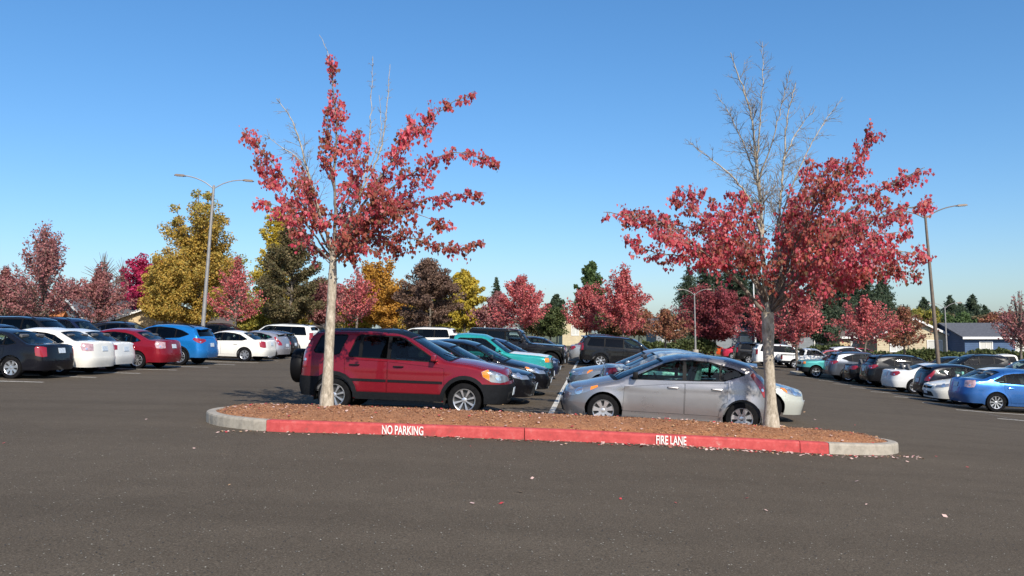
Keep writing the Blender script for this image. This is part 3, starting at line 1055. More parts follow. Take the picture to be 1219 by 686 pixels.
SP['sedan'] = dict(name='parked_sedan', L=4.68, W=1.80, wb=2.73, fo=.92, R=.32, tum=.44, belt=(.90, .97), zs=.22, zf=.19, zr=.27,
    top=[(-.1, .62), (.08, .68), (.4, .80), (.9, .90), (1.2, .955), (2.05, 1.36), (2.4, 1.43), (2.9, 1.445), (3.3, 1.40), (3.5, 1.35), (4.05, 1.06), (4.2, 1.045), (4.5, 1.03), (4.62, .98), (4.8, .9)],
    cr=(.06, .05, .03), ws=(1.26, 2.03), rw=(3.42, 4.05),
    dlo=[(1.46, .945), (1.52, .92), (3.5, .97), (3.74, 1.03), (3.72, 1.07), (3.35, 1.26), (3.05, 1.32), (2.6, 1.35), (2.3, 1.33), (2.08, 1.27)],
    splits=[2.48, 3.35], thinlast=True, pillars=(1.33, 2.49, 3.40),
    headlight=[('t', .66, .76), ('t', .6, .79), ('t', .3, .72), ('y', .62, .68), ('y', .60, .60), ('t', .25, .60), ('t', .5, .66)],
    taillight=[('t', 4.28, .90), ('t', 4.36, .98), ('y', .78, .96), ('y', .52, .93), ('y', .54, .78), ('y', .8, .76), ('t', 4.42, .80)],
    grille=[(0, .53), (.40, .53), (.46, .64), (0, .65)], intake=[(0, .25), (.55, .25), (.45, .42), (0, .44)], bzf=.50, bzr=.58,
    style=(7, 'fan'), plate_r=.80)
def var(base, name, **kw):
    s = dict(SP[base]); s.update(kw); SP[name] = s
var('sedan', 'sedan_tall', top=[(-.1, .66), (.08, .72), (.4, .84), (.9, .94), (1.15, .99), (1.95, 1.40), (2.35, 1.475), (2.9, 1.49), (3.35, 1.43), (4.02, 1.12), (4.2, 1.105), (4.5, 1.09), (4.62, 1.04), (4.8, .95)],
    taillight=[('t', 4.34, .92), ('t', 4.36, 1.04), ('y', .80, 1.03), ('y', .6, 1.01), ('y', .6, .80), ('y', .8, .78), ('t', 4.40, .80)], style=(9, 'fan'), plate_r=.86)
var('sedan', 'sedan_old', taillight=[('t', 4.40, .70), ('t', 4.37, .92), ('t', 4.42, .97), ('y', .76, .96), ('y', .66, .94), ('y', .66, .68), ('y', .78, .66)], revlight=False, style=(7, 'wide'), plate_r=.84)
var('sedan', 'coupe', dlo=[(1.62, .95), (1.68, .93), (2.9, .96), (3.35, 1.02), (3.4, 1.06), (3.2, 1.2), (2.95, 1.28), (2.6, 1.31), (2.35, 1.29)],
    top=[(-.1, .66), (.08, .72), (.4, .83), (.9, .91), (1.35, .96), (2.2, 1.33), (2.5, 1.38), (2.85, 1.38), (3.15, 1.32), (3.85, 1.06), (4.1, 1.04), (4.5, 1.03), (4.62, .98), (4.8, .9)],
    ws=(1.42, 2.18), rw=(3.2, 3.84), splits=[2.95], pillars=(1.45, 2.85), style=(5, 'fan'), bzr=.55)
SP['suv'] = dict(name='parked_suv', L=4.6, W=1.85, wb=2.66, fo=.92, R=.35, gap=.065, tum=.33, belt=(1.02, 1.16), zs=.27, zf=.24, zr=.34, dsill=.12,
    top=[(-.1, .84), (.08, .90), (.4, 1.0), (.9, 1.08), (1.15, 1.12), (1.95, 1.55), (2.25, 1.64), (2.8, 1.68), (3.5, 1.66), (4.05, 1.59), (4.15, 1.54), (4.42, 1.16), (4.48, 1.08), (4.7, 1.0)],
    cr=(.06, .05, .03), ws=(1.2, 1.93), rw=(4.14, 4.40),
    dlo=[(1.45, 1.08), (1.5, 1.05), (3.0, 1.09), (3.55, 1.13), (3.9, 1.26), (3.92, 1.30), (3.6, 1.44), (3.2, 1.53), (2.6, 1.565), (2.3, 1.54), (2.1, 1.49)],
    splits=[2.5, 3.35], thinlast=True, pillars=(1.35, 2.51, 3.42), privacy=True,
    headlight=[('t', .66, .88), ('t', .6, .91), ('t', .3, .85), ('y', .58, .78), ('y', .55, .72), ('t', .25, .74), ('t', .5, .80)],
    taillight=[('t', 4.12, 1.08), ('t', 4.2, 1.15), ('y', .74, 1.12), ('y', .5, 1.08), ('y', .5, 1.02), ('y', .8, .92), ('t', 4.36, .96)],
    grille=[(0, .64), (.42, .64), (.46, .76), (0, .78)], intake=[(0, .30), (.55, .30), (.5, .48), (0, .5)], bzf=.56, bzr=.66, clad=.05,
    style=(5, 'y'), spoiler=(4.2, 1.60, .22), plate_r=.86, rails=True, ff=[(.2, .1), (.5, .0), (.8, .05), (1.0, .14)], fr=[(.2, .1), (.5, .0), (.9, .06), (1.2, .14)])
SP['big_suv'] = dict(name='parked_suv', L=5.05, W=1.95, wb=2.95, fo=.95, R=.375, gap=.07, tum=.26, belt=(1.12, 1.16), zs=.34, zf=.32, zr=.38, dsill=.12,
    top=[(-.1, 1.0), (.06, 1.06), (.4, 1.12), (1.1, 1.18), (1.35, 1.2), (2.0, 1.68), (2.25, 1.76), (3.0, 1.82), (4.2, 1.81), (4.75, 1.76), (4.84, 1.70), (4.97, 1.28), (5.0, 1.15), (5.2, 1.05)],
    cr=(.05, .05, .03), ws=(1.4, 1.98), rw=(4.82, 4.95),
    dlo=[(1.6, 1.18), (1.66, 1.15), (4.62, 1.19), (4.66, 1.23), (4.52, 1.64), (4.45, 1.68), (2.35, 1.68), (2.15, 1.62)],
    splits=[2.72, 3.72], pillars=(1.5, 2.73, 3.75), privacy=True,
    headlight=[('t', .25, .84), ('t', .28, 1.0), ('y', .85, 1.0), ('y', .55, .98), ('y', .55, .84)],
    taillight=[('t', 4.86, .95), ('t', 4.84, 1.35), ('y', .86, 1.35), ('y', .74, 1.35), ('y', .74, .92), ('y', .84, .90)],
    grille=[(0, .74), (.5, .74), (.52, .95), (0, .97)], intake=[(0, .38), (.55, .38), (.5, .5), (0, .52)], bzf=.62, bzr=.66, clad=.05,
    style=(6, 'fan'), rails=True, ff=[(.3, .02), (.5, .0), (.8, .03), (1.1, .06)], fr=[(.3, .03), (.5, .0), (.9, .02), (1.3, .05)], af=.5, mf=4, ar=.35, mr=4.5, plate_r=.9)
SP['jeep'] = dict(name='parked_offroader', L=4.45, W=1.66, wb=2.95, fo=.60, R=.40, gap=.09, tum=.08, belt=(1.16, 1.16), zs=.45, zf=.48, zr=.5, dsill=.06,
    top=[(-.1, 1.10), (.06, 1.12), (.5, 1.15), (1.3, 1.19), (1.55, 1.2), (1.92, 1.72), (2.0, 1.77), (2.5, 1.81), (4.2, 1.80), (4.30, 1.76), (4.38, 1.30), (4.40, 1.2), (4.6, 1.1)],
    cr=(.04, .02, .02), ws=(1.57, 1.92), rw=(4.3, 4.37), win=.04, rho=.04,
    dlo=[(1.80, 1.22), (4.2, 1.22), (4.2, 1.70), (2.12, 1.70)], splits=[2.65, 3.45], pillars=(1.7, 2.66, 3.46), frame=.04,
    headlight=[('y', .62, .90), ('y', .64, 1.02), ('y', .5, 1.06), ('y', .38, 1.02), ('y', .38, .9), ('y', .5, .86)],
    taillight=[('y', .78, .85), ('y', .66, .85), ('y', .66, 1.05), ('y', .78, 1.05)], grille=[(0, .78), (.33, .78), (.33, 1.02), (0, 1.02)],
    bzf=.62, bzr=.64, style=(5, 'fan'), jeep=True, ff=[(.3, 0), (1.2, .02)], fr=[(.3, 0), (1.2, .02)], af=.25, mf=5, ar=.2, mr=6, plate_r=.8, tw=.26, track=.1, bumper='rubber', flare=0, amber=False, privacy=True, handlemat='rubber')
SP['pickup'] = dict(name='parked_pickup', L=4.95, W=1.74, wb=3.05, fo=.80, R=.345, gap=.08, tum=.30, belt=(1.02, 1.02), zs=.34, zf=.34, zr=.42, dsill=.1,
    top=[(-.1, .92), (.06, .97), (.4, 1.02), (1.1, 1.06), (1.32, 1.08), (1.95, 1.50), (2.15, 1.58), (2.7, 1.61), (3.05, 1.58), (3.12, 1.50), (3.2, 1.10), (3.24, 1.05), (4.9, 1.05), (5.1, 1.0)],
    cr=(.05, .05, .01), ws=(1.36, 1.93), rw=(3.1, 3.18), win=.04,
    dlo=[(1.55, 1.06), (1.6, 1.04), (2.98, 1.05), (3.02, 1.08), (2.94, 1.42), (2.88, 1.46), (2.2, 1.46), (2.05, 1.42)],
    splits=[2.55], pillars=(1.45, 2.56), bed=(3.22, 4.82), 
    headlight=[('t', .2, .78), ('t', .2, .92), ('y', .7, .92), ('y', .45, .92), ('y', .45, .78)],
    taillight=[('t', 4.80, .72), ('t', 4.80, .98), ('y', .80, .98), ('y', .70, .98), ('y', .70, .70), ('y', .80, .70)],
    grille=[(0, .74), (.42, .74), (.42, .92), (0, .92)], bzf=.6, bzr=.58, bumper='cladding', style=(5, 'fan'),
    ff=[(.3, -.04), (.6, -.02), (.65, .0), (1.1, .04)], fr=[(.3, 0), (1.1, .02)], af=.4, mf=4, ar=.25, mr=5, plate_r=.52)
for k in SP.values():
    if isinstance(k.get('bumper'), str): k['bumper'] = M[k['bumper']]

PROTO = {}
PAINTS = {}
def getpaint(col, metal=.5, rough=.3):
    k = (col, metal, rough)
    if k not in PAINTS: PAINTS[k] = paint('car_paint', col, metal, rough)
    return PAINTS[k]

def paint_tree(o, mat):
    for ch in kids(o):
        if ch.get('paint') and ch.type == 'MESH':
            ch.material_slots[0].link = 'OBJECT'
            ch.material_slots[0].material = mat
        paint_tree(ch, mat)
# ------------------------------------------------------------------ the lie of the land
TH = math.atan(.096)
CT, ST = math.cos(TH), math.sin(TH)
_pp = [-90, -60, -35, -24, -17, -10, -4, 1.5, 7, 14, 20, 30, 60, 120]
_dd = [.75, .8, .95, 1.08, 1.35, 1.48, 1.60, 1.83, 2.20, 2.73, 2.95, 3.05, 3.1, 3.1]
_xs = np.linspace(-90, 120, 2101)
_ys = np.interp(_xs, _pp, _dd)
_k = np.hanning(41); _k /= _k.sum()
_ys2 = np.convolve(np.concatenate([np.full(20, _ys[0]), _ys, np.full(20, _ys[-1])]), _k, 'valid')
def lot(p, q): return (p * CT + q * ST, -p * ST + q * CT)
def unlot(x, y): return (x * CT - y * ST, x * ST + y * CT)
def gzp(p): return EYE - float(np.interp(p, _xs, _ys2))
def gz(x, y): return gzp(unlot(x, y)[0])
def at(u, Y, h=0.0):
    """ground point seen in column u (photo pixels) at depth Y"""
    x = (u - 609.5) / 1000 * Y
    return (x, Y, gz(x, Y) + h)
def zpix(v, Y): return EYE + (396 - v) / 1000 * Y

# ------------------------------------------------------------------ ground, lot
def asphalt(name, a, b, crack=True):
    m, nt, bs = newmat(name)
    n1 = noise(nt, .22, 6, .62)
    n2 = noise(nt, 60, 6, .85)
    n3 = noise(nt, 2.2, 5, .65)
    r1 = ramp(nt, n1.outputs[0], [(.3, a), (.7, b)])
    r2 = ramp(nt, n2.outputs[0], [(.34, .35), (.46, .85), (.56, 1.15), (.64, 1.9), (.70, 3.0)])
    mx = N(nt, 'ShaderNodeMix', data_type='RGBA', blend_type='MULTIPLY'); mx.inputs[0].default_value = 1
    nt.links.new(r1.outputs[0], mx.inputs[6]); nt.links.new(r2.outputs[0], mx.inputs[7])
    r3 = ramp(nt, n3.outputs[0], [(.35, .95), (.65, 1.04)])
    mx2 = N(nt, 'ShaderNodeMix', data_type='RGBA', blend_type='MULTIPLY'); mx2.inputs[0].default_value = 1
    nt.links.new(mx.outputs[2], mx2.inputs[6]); nt.links.new(r3.outputs[0], mx2.inputs[7])
    out = mx2.outputs[2]
    # long tyre streaks along the lane
    tc = N(nt, 'ShaderNodeTexCoord'); mp = N(nt, 'ShaderNodeMapping')
    mp.inputs['Scale'].default_value = (.06, 1.1, 1)
    nt.links.new(tc.outputs['Object'], mp.inputs[0])
    ns = N(nt, 'ShaderNodeTexNoise'); ns.inputs['Scale'].default_value = 1; ns.inputs['Detail'].default_value = 4
    nt.links.new(mp.outputs[0], ns.inputs['Vector'])
    rs = ramp(nt, ns.outputs[0], [(.3, .9), (.5, 1.0), (.7, 1.07)])
    mx3 = N(nt, 'ShaderNodeMix', data_type='RGBA', blend_type='MULTIPLY'); mx3.inputs[0].default_value = 1
    nt.links.new(out, mx3.inputs[6]); nt.links.new(rs.outputs[0], mx3.inputs[7])
    # thin irregular cracks and sealed joints
    vo = N(nt, 'ShaderNodeTexVoronoi', feature='DISTANCE_TO_EDGE'); vo.inputs['Scale'].default_value = .22
    nd = noise(nt, 1.2, 6, .7)
    va = N(nt, 'ShaderNodeMixRGB'); va.inputs[0].default_value = .12
    nt.links.new(tc.outputs['Object'], va.inputs[1]); nt.links.new(nd.outputs['Color'], va.inputs[2])
    nt.links.new(va.outputs[0], vo.inputs['Vector'])
    rc = ramp(nt, vo.outputs['Distance'], [(0, .55), (.0022, .7), (.004, 1)])
    mx4 = N(nt, 'ShaderNodeMix', data_type='RGBA', blend_type='MULTIPLY'); mx4.inputs[0].default_value = .16
    nt.links.new(mx3.outputs[2], mx4.inputs[6]); nt.links.new(rc.outputs[0], mx4.inputs[7])
    nt.links.new(mx4.outputs[2], bs.inputs['Base Color'])
    bs.inputs['Roughness'].default_value = .95
    bs.inputs['Specular IOR Level'].default_value = .08
    bump(nt, bs, n2.outputs[0], .6, .006)
    return m

M['asphalt'] = asphalt('asphalt', (.092, .074, .055), (.106, .086, .064))
M['earth'] = simple('grassy_earth', (.10, .11, .05), .95, var=.4, vs=.6)
def sheet(name, ps, qs, mat, lift=0.0, kind='structure'):
    V = []; F = []
    n = len(qs)
    for p in ps:
        for q in qs:
            x, y = lot(p, q)
            V.append((x, y, gzp(p) + lift))
    for i in range(len(ps) - 1):
        for j in range(n - 1):
            F.append((i * n + j, (i + 1) * n + j, (i + 1) * n + j + 1, i * n + j + 1))
    o = mesh_np(name, V, np.array(F), mat, smooth=True)
    setp(o, kind=kind)
    return o
ps = list(np.arange(-90, 121, 1.0))
sheet('ground', [-1500, -600, -200] + ps + [200, 600, 1500], [-120, -40, 0, 60, 120, 200, 400, 900, 1800], M['earth'], -.03)
g_ = sheet('parking_lot', list(np.arange(-42, 46.01, .5)), [-25, -5, 10, 30, 60, 103], M['asphalt'])

# painted markings, worn
def wornpaint(name, col, lo=.42, hi=.6, under=(.09, .08, .07)):
    m, nt, bs = newmat(name)
    n = noise(nt, 9, 8, .8)
    r = ramp(nt, n.outputs[0], [(lo, under), (hi, col)])
    nt.links.new(r.outputs[0], bs.inputs['Base Color'])
    bs.inputs['Roughness'].default_value = .85
    return m
M['line'] = wornpaint('worn_white_paint', (.62, .58, .50), .32, .50)
M['faint'] = wornpaint('faint_white_paint', (.24, .22, .19), .42, .66)
def strip(p0, q0, p1, q1, w_, mat, name='painted_line'):
    L = math.hypot(p1 - p0, q1 - q0); n = max(1, int(L / .5))
    dx, dy = (p1 - p0) / L, (q1 - q0) / L
    V = []; F = []
    for i in range(n + 1):
        pc, qc = p0 + dx * L * i / n, q0 + dy * L * i / n
        for s in (-1, 1):
            p, q = pc - dy * w_ / 2 * s, qc + dx * w_ / 2 * s
            x, y = lot(p, q); V.append((x, y, gzp(p) + .005))
    for i in range(n): F.append((2 * i, 2 * i + 1, 2 * i + 3, 2 * i + 2))
    o = mesh_np(name, V, np.array(F), mat)
    setp(o, kind='structure')
    return o
strip(-.9, 16.2, -.9, 53, .12, M['line'])
qL = [24.6 + 2.52 * i for i in range(-5, 14)]
for q in qL: strip(-22.6, q, -15.2, q, .14, M['line'])
qR = [29.6 + 2.9 * i for i in range(-5, 8)]
for q in qR: strip(12.1, q, 19, q, .14, M['line'])
for q in [18.4 + 3.1 * i for i in range(11)]: strip(-5.6, q, 3.9, q, .1, M['faint'])
strip(-16.2, 5, -16.2, 50, .07, M['faint']); strip(12.7, 12, 12.7, 50, .07, M['faint'])
for q0, p0, p1 in ((9.8, .6, 1.3), (9.2, -1.6, -1.3), (7.2, -1.35, -1.1)):
    pass

# ------------------------------------------------------------------ kerbed islands
def rounded(pts, rad, n=6):
    out = []
    m = len(pts)
    for i in range(m):
        p = Vector(pts[i]); a = Vector(pts[i - 1]); b = Vector(pts[(i + 1) % m])
        r_ = rad[i] if isinstance(rad, (list, tuple)) else rad
        d1 = (a - p); d2 = (b - p)
        k = min(r_, d1.length * .45, d2.length * .45)
        A = p + d1.normalized() * k; Bq = p + d2.normalized() * k
        for j in range(n + 1):
            t = j / n
            out.append(tuple(A * (1 - t) ** 2 + p * 2 * t * (1 - t) + Bq * t * t))
    return out

def concrete(name, col, red=False):
    m, nt, bs = newmat(name)
    n = noise(nt, 7, 8, .7); n2 = noise(nt, 60, 3)
    if red:
        r = ramp(nt, n.outputs[0], [(.28, (.20, .13, .11)), (.34, (.30, .055, .05)), (.44, (.40, .048, .046)), (.58, (.47, .068, .064)), (.67, (.46, .11, .10)), (.74, (.50, .27, .23)), (.80, (.48, .38, .33))])
    else:
        r = ramp(nt, n.outputs[0], [(.3, tuple(c * .65 for c in col)), (.55, col), (.75, tuple(c * 1.15 for c in col))])
    nt.links.new(r.outputs[0], bs.inputs['Base Color'])
    bs.inputs['Roughness'].default_value = .8
    bump(nt, bs, n2.outputs[0], .4, .004)
    return m
M['redkerb'] = concrete('red_painted_concrete', (0, 0, 0), True)
M['concrete'] = concrete('grey_concrete', (.36, .32, .26))
def mulchmat():
    m, nt, bs = newmat('bark_mulch')
    n = noise(nt, 38, 8, .8, dist=1.5); n2 = noise(nt, 2.5, 4)
    r = ramp(nt, n.outputs[0], [(.3, (.14, .055, .028)), (.48, (.37, .155, .068)), (.62, (.46, .22, .10)), (.78, (.56, .33, .19))])
    r2 = ramp(nt, n2.outputs[0], [(.3, .8), (.7, 1.15)])
    mx = N(nt, 'ShaderNodeMix', data_type='RGBA', blend_type='MULTIPLY'); mx.inputs[0].default_value = 1
    nt.links.new(r.outputs[0], mx.inputs[6]); nt.links.new(r2.outputs[0], mx.inputs[7])
    nt.links.new(mx.outputs[2], bs.inputs['Base Color'])
    bs.inputs['Roughness'].default_value = .95
    bump(nt, bs, n.outputs[0], 1, .03)
    return m
M['mulch'] = mulchmat()

def island(name, outline, matfn, soil, kh=.16, kw=.16, mound=.16, seg=1.5, label=None, lots=True):
    """outline: ccw (x, y) world points; the kerb is cut into lengths, each a child"""
    n = len(outline)
    root = None
    # lengths
    dist = [0]
    for i in range(n): dist.append(dist[-1] + math.hypot(outline[(i + 1) % n][0] - outline[i][0], outline[(i + 1) % n][1] - outline[i][1]))
    cx = sum(p[0] for p in outline) / n; cy = sum(p[1] for p in outline) / n
    inn = inset(outline, kw)
    root = empty(name, (cx, cy, gz(cx, cy)))
    setp(root, kind='structure')
    bpy.context.view_layer.update()
    groups = []; cur = [0]; acc = 0
    for i in range(n):
        L = dist[i + 1] - dist[i]; acc += L
        cur.append((i + 1) % n)
        mA = matfn(outline[i]); mB = matfn(outline[(i + 1) % n])
        if acc >= seg or mA is not mB or i == n - 1: groups.append((cur, matfn(((outline[cur[0]][0] + outline[cur[-1]][0]) / 2, (outline[cur[0]][1] + outline[cur[-1]][1]) / 2)))); cur = [(i + 1) % n]; acc = 0
    for idx, mt in groups:
        V = []; F = []
        for k, i in enumerate(idx):
            (xo, yo), (xi, yi) = outline[i], inn[i]
            if k in (0, len(idx) - 1):
                j = idx[1] if k == 0 else idx[-2]
                d = Vector((outline[j][0] - xo, outline[j][1] - yo)).normalized() * .006
                xo += d.x; yo += d.y; xi += d.x; yi += d.y
            zo, zi = gz(xo, yo), gz(xi, yi)
            ux, uy = xi - xo, yi - yo
            for fx, h in ((-.02, -.06), (0, kh * .8), (.05, kh * .94), (.2, kh), (.95, kh), (1, kh - .015), (1, -.06)):
                V.append((xo + ux * fx - cx, yo + uy * fx - cy, zo + (zi - zo) * fx + h - gz(cx, cy)))
        for k in range(len(idx) - 1):
            for j in range(6): F.append((k * 7 + j, (k + 1) * 7 + j, (k + 1) * 7 + j + 1, k * 7 + j + 1))
        F.append(tuple(range(7))); F.append(tuple((len(idx) - 1) * 7 + j for j in range(7))[::-1])
        o = mesh_np('kerb_stone', V, F, mt, parent=root)
    # soil mound
    P = inset(outline, kw * .9)
    g = .12 if lots else .5
    pts = list(P); ed = [(i, (i + 1) % n) for i in range(n)]
    xs = np.arange(min(p[0] for p in P), max(p[0] for p in P), g); ys_ = np.arange(min(p[1] for p in P), max(p[1] for p in P), g)
    def dedge(x, y):
        best = 9
        for i in range(n):
            ax, ay = P[i]; bx, by = P[(i + 1) % n]
            L2 = (bx - ax) ** 2 + (by - ay) ** 2
            t = max(0, min(1, ((x - ax) * (bx - ax) + (y - ay) * (by - ay)) / max(1e-9, L2)))
            best = min(best, math.hypot(x - ax - t * (bx - ax), y - ay - t * (by - ay)))
        return best
    D = [0.0] * n
    for x in xs:
        for y in ys_:
            if inpoly((x, y), P):
                d = dedge(x, y)
                if d > g * .4: pts.append((float(x), float(y))); D.append(d)
    vc, _, fc, ov, _, _ = delaunay_2d_cdt([Vector(p) for p in pts], ed, [], 0, 1e-5)
    F = [tuple(t) for t in fc if inpoly(((vc[t[0]].x + vc[t[1]].x + vc[t[2]].x) / 3, (vc[t[0]].y + vc[t[1]].y + vc[t[2]].y) / 3), P)]
    rg = random.Random(3)
    V = []
    for i, v in enumerate(vc):
        d = D[ov[i][0]] if ov[i] else 0
        h = kh - .03 + mound * (1 - math.exp(-d / .35)) + (rg.uniform(-.018, .018) if d > .05 else 0)
        V.append((v.x - cx, v.y - cy, gz(v.x, v.y) + h - gz(cx, cy)))
    so = mesh_np('soil', V, F, soil, smooth=True, parent=root)
    def height(x, y):
        d = dedge(x, y) if inpoly((x, y), P) else 0
        return gz(x, y) + kh - .03 + mound * (1 - math.exp(-d / .35))
    return root, height, P

OUT = rounded([(-4.95, 14.1), (-3.95, 13.45), (.5, 13.62), (5.2, 13.85), (6.3, 14.2), (6.85, 14.85), (6.5, 15.55), (5.4, 15.75), (0, 15.85), (-4.6, 15.9), (-5.4, 15.6), (-5.42, 14.85)],
              [.5, .5, .3, .5, .4, .5, .4, .5, .3, .6, .5, .5], 4)
def kerbmat(p):
    return M['redkerb'] if (-3.95 < p[0] < 5.05 and p[1] < 14.6) else M['concrete']
isl, isl_h, isl_P = island('planted_island', OUT, kerbmat, M['mulch'], kh=.18, mound=.15)
isl['label'] = 'long mulch-covered kerbed island with a red painted front'

# lettering on the red kerb face
def lettering(txt, x, parent):
    cu = bpy.data.curves.new(txt, 'FONT'); cu.body = txt; cu.size = .155; cu.extrude = .0015
    cu.space_character = 1.02; cu.space_word = .9; cu.offset = .003
    tmp = bpy.data.objects.new('tmp', cu); C.objects.link(tmp)
    bpy.context.view_layer.update()
    me = bpy.data.meshes.new_from_object(tmp)
    bpy.data.objects.remove(tmp)
    o = bpy.data.objects.new('painted_lettering', me); C.objects.link(o)
    me.materials.clear(); me.materials.append(M['stencil'])
    # front kerb line at x
    def yk(xx):
        best = None
        for i in range(len(OUT)):
            a, b = OUT[i], OUT[(i + 1) % len(OUT)]
            if min(a[0], b[0]) <= xx <= max(a[0], b[0]) and max(a[1], b[1]) < 14.3 and abs(a[0] - b[0]) > 1e-6:
                y = a[1] + (b[1] - a[1]) * (xx - a[0]) / (b[0] - a[0])
                best = y if best is None else min(best, y)
        return best
    for v in me.vertices:
        lx, lz, ly = v.co.x, v.co.y * 1.28, v.co.z
        X = x + lx * .70
        y = yk(X)
        v.co = (X, y - .0125 - .008 - ly, gz(X, y) + .016 + lz * .98)
    o.parent = parent
    o.matrix_parent_inverse = parent.matrix_world.inverted()
    return o
M['stencil'] = wornpaint('stencil_white', (.72, .66, .62), .30, .46, under=(.55, .12, .11))
bpy.context.view_layer.update()
lettering('NO PARKING', (456 - 609.5) / 1000 * 13.55, isl)
lettering('FIRE LANE', (778 - 609.5) / 1000 * 13.8, isl)

# loose bark and fallen leaves
def scatter_tris(name, pts, size, mats, label=None, flat=.35, seed=1, kind='stuff', elong=1.0):
    rg = np.random.default_rng(seed)
    n = len(pts); P = np.array(pts)
    V = np.zeros((n, 4, 3)); 
    a = rg.uniform(0, 2 * np.pi, n); s = size * rg.uniform(.5, 1.4, n)
    dx = np.c_[np.cos(a), np.sin(a), rg.uniform(-flat, flat, n)] * s[:, None] * elong
    dy = np.c_[-np.sin(a), np.cos(a), rg.uniform(-flat, flat, n)] * s[:, None] / elong
    V[:, 0] = P - dx; V[:, 1] = P - dy * .8; V[:, 2] = P + dx; V[:, 3] = P + dy * .8
    F = np.arange(n * 4).reshape(n, 4)
    o = mesh_np(name, V.reshape(-1, 3), F, mats, midx=rg.integers(0, len(mats), n) if isinstance(mats, list) else None)
    setp(o, kind=kind)
    if label: o['label'] = label
    return o
bx0, bx1 = min(p[0] for p in isl_P), max(p[0] for p in isl_P); by0, by1 = min(p[1] for p in isl_P), max(p[1] for p in isl_P)
chips = []; lv = []
while len(chips) < 12000:
    x, y = rnd.uniform(bx0, bx1), rnd.uniform(by0, by1)
    if inpoly((x, y), isl_P): chips.append((x, y, isl_h(x, y) + rnd.uniform(0, .022)))
M['chipA'] = simple('bark_chip', (.42, .20, .09), .9); M['chipB'] = simple('bark_chip_dark', (.22, .09, .045), .9); M['chipC'] = simple('bark_chip_pale', (.45, .26, .15), .9)
scatter_tris('bark_chips', chips, .012, [M['chipA'], M['chipB'], M['chipC'], M['chipA']], 'loose reddish bark chips on the planted island', flat=.6, seed=4, elong=1.4)
while len(lv) < 420:
    x, y = rnd.uniform(bx0, bx1), rnd.uniform(by0, by1)
    if inpoly((x, y), isl_P): lv.append((x, y, isl_h(x, y) + .03))
for k in range(620):      # windrow at the kerb foot and on the lane
    x = rnd.uniform(-4.6, 6.9) if rnd.random() < .5 else min(6.8, rnd.gauss(3.6, 1.8))
    y = 13.5 + .035 * (x + 4) - abs(rnd.gauss(0, .16)) - .06
    if x > 5.3: y += (x - 5.3) * .35
    lv.append((x, y, gz(x, y) + .014))
for k in range(60):
    x, y = rnd.uniform(-10, 12), rnd.uniform(8.5, 15.5)
    if not inpoly((x, y), OUT): lv.append((x, y, gz(x, y) + .012))
for k in range(70):
    x, y = rnd.uniform(-6, 8), rnd.uniform(16, 24); lv.append((x, y, gz(x, y) + .012))
M['deadA'] = simple('fallen_leaf_pale', (.62, .42, .36), .7); M['deadB'] = simple('fallen_leaf_red', (.50, .05, .05), .6); M['deadC'] = simple('fallen_leaf_tan', (.42, .26, .14), .8)
scatter_tris('fallen_leaves', lv, .026, [M['deadA'], M['deadB'], M['deadC'], M['deadA']], 'pale and red fallen leaves on mulch and lane', flat=.4, seed=6)
# grit on the lane
gr_ = []
for k in range(9000):
    Y = 5 + 9 * rnd.random() ** 1.3; x = rnd.uniform(-.65, .65) * Y
    if not inpoly((x, Y), OUT): gr_.append((x, Y, gz(x, Y) + .005))
M['grit'] = simple('pale_grit', (.26, .24, .2), .9); M['gritd'] = simple('dark_grit', (.03, .03, .03), .9)
scatter_tris('grit', gr_, .007, [M['grit'], M['gritd']], 'fine grit loose on the lane', flat=.3, seed=8)

# far islands
def far_island(p0, p1, q0, q1, red, soil, label):
    P = [lot(p0, q0), lot(p1, q0), lot(p1, q1), lot(p0, q1)]
    P = rounded(P, min(1.0, (q1 - q0) * .45), 4)
    r, h, _ = island('planted_island', P, (lambda p: M['redkerb']) if red else (lambda p: M['concrete']), soil, kh=.15, mound=.06, seg=3, lots=False)
    r['label'] = label
    return r
M['drygrass'] = simple('dry_grass', (.26, .21, .11), .95, var=.35, vs=3)
far_island(-6.2, 5.2, 51.5, 55, False, M['mulch'], 'far kerbed island closing the centre rows')
far_island(12.6, 20, 53.6, 56.5, False, M['drygrass'], 'tan kerbed island beyond the right row')
far_island(6.5, 11.5, 62, 64.6, True, M['mulch'], 'small red kerbed island far along the lane')
far_island(-22.5, -16.5, 56, 59, False, M['drygrass'], 'kerbed island beyond the left row')

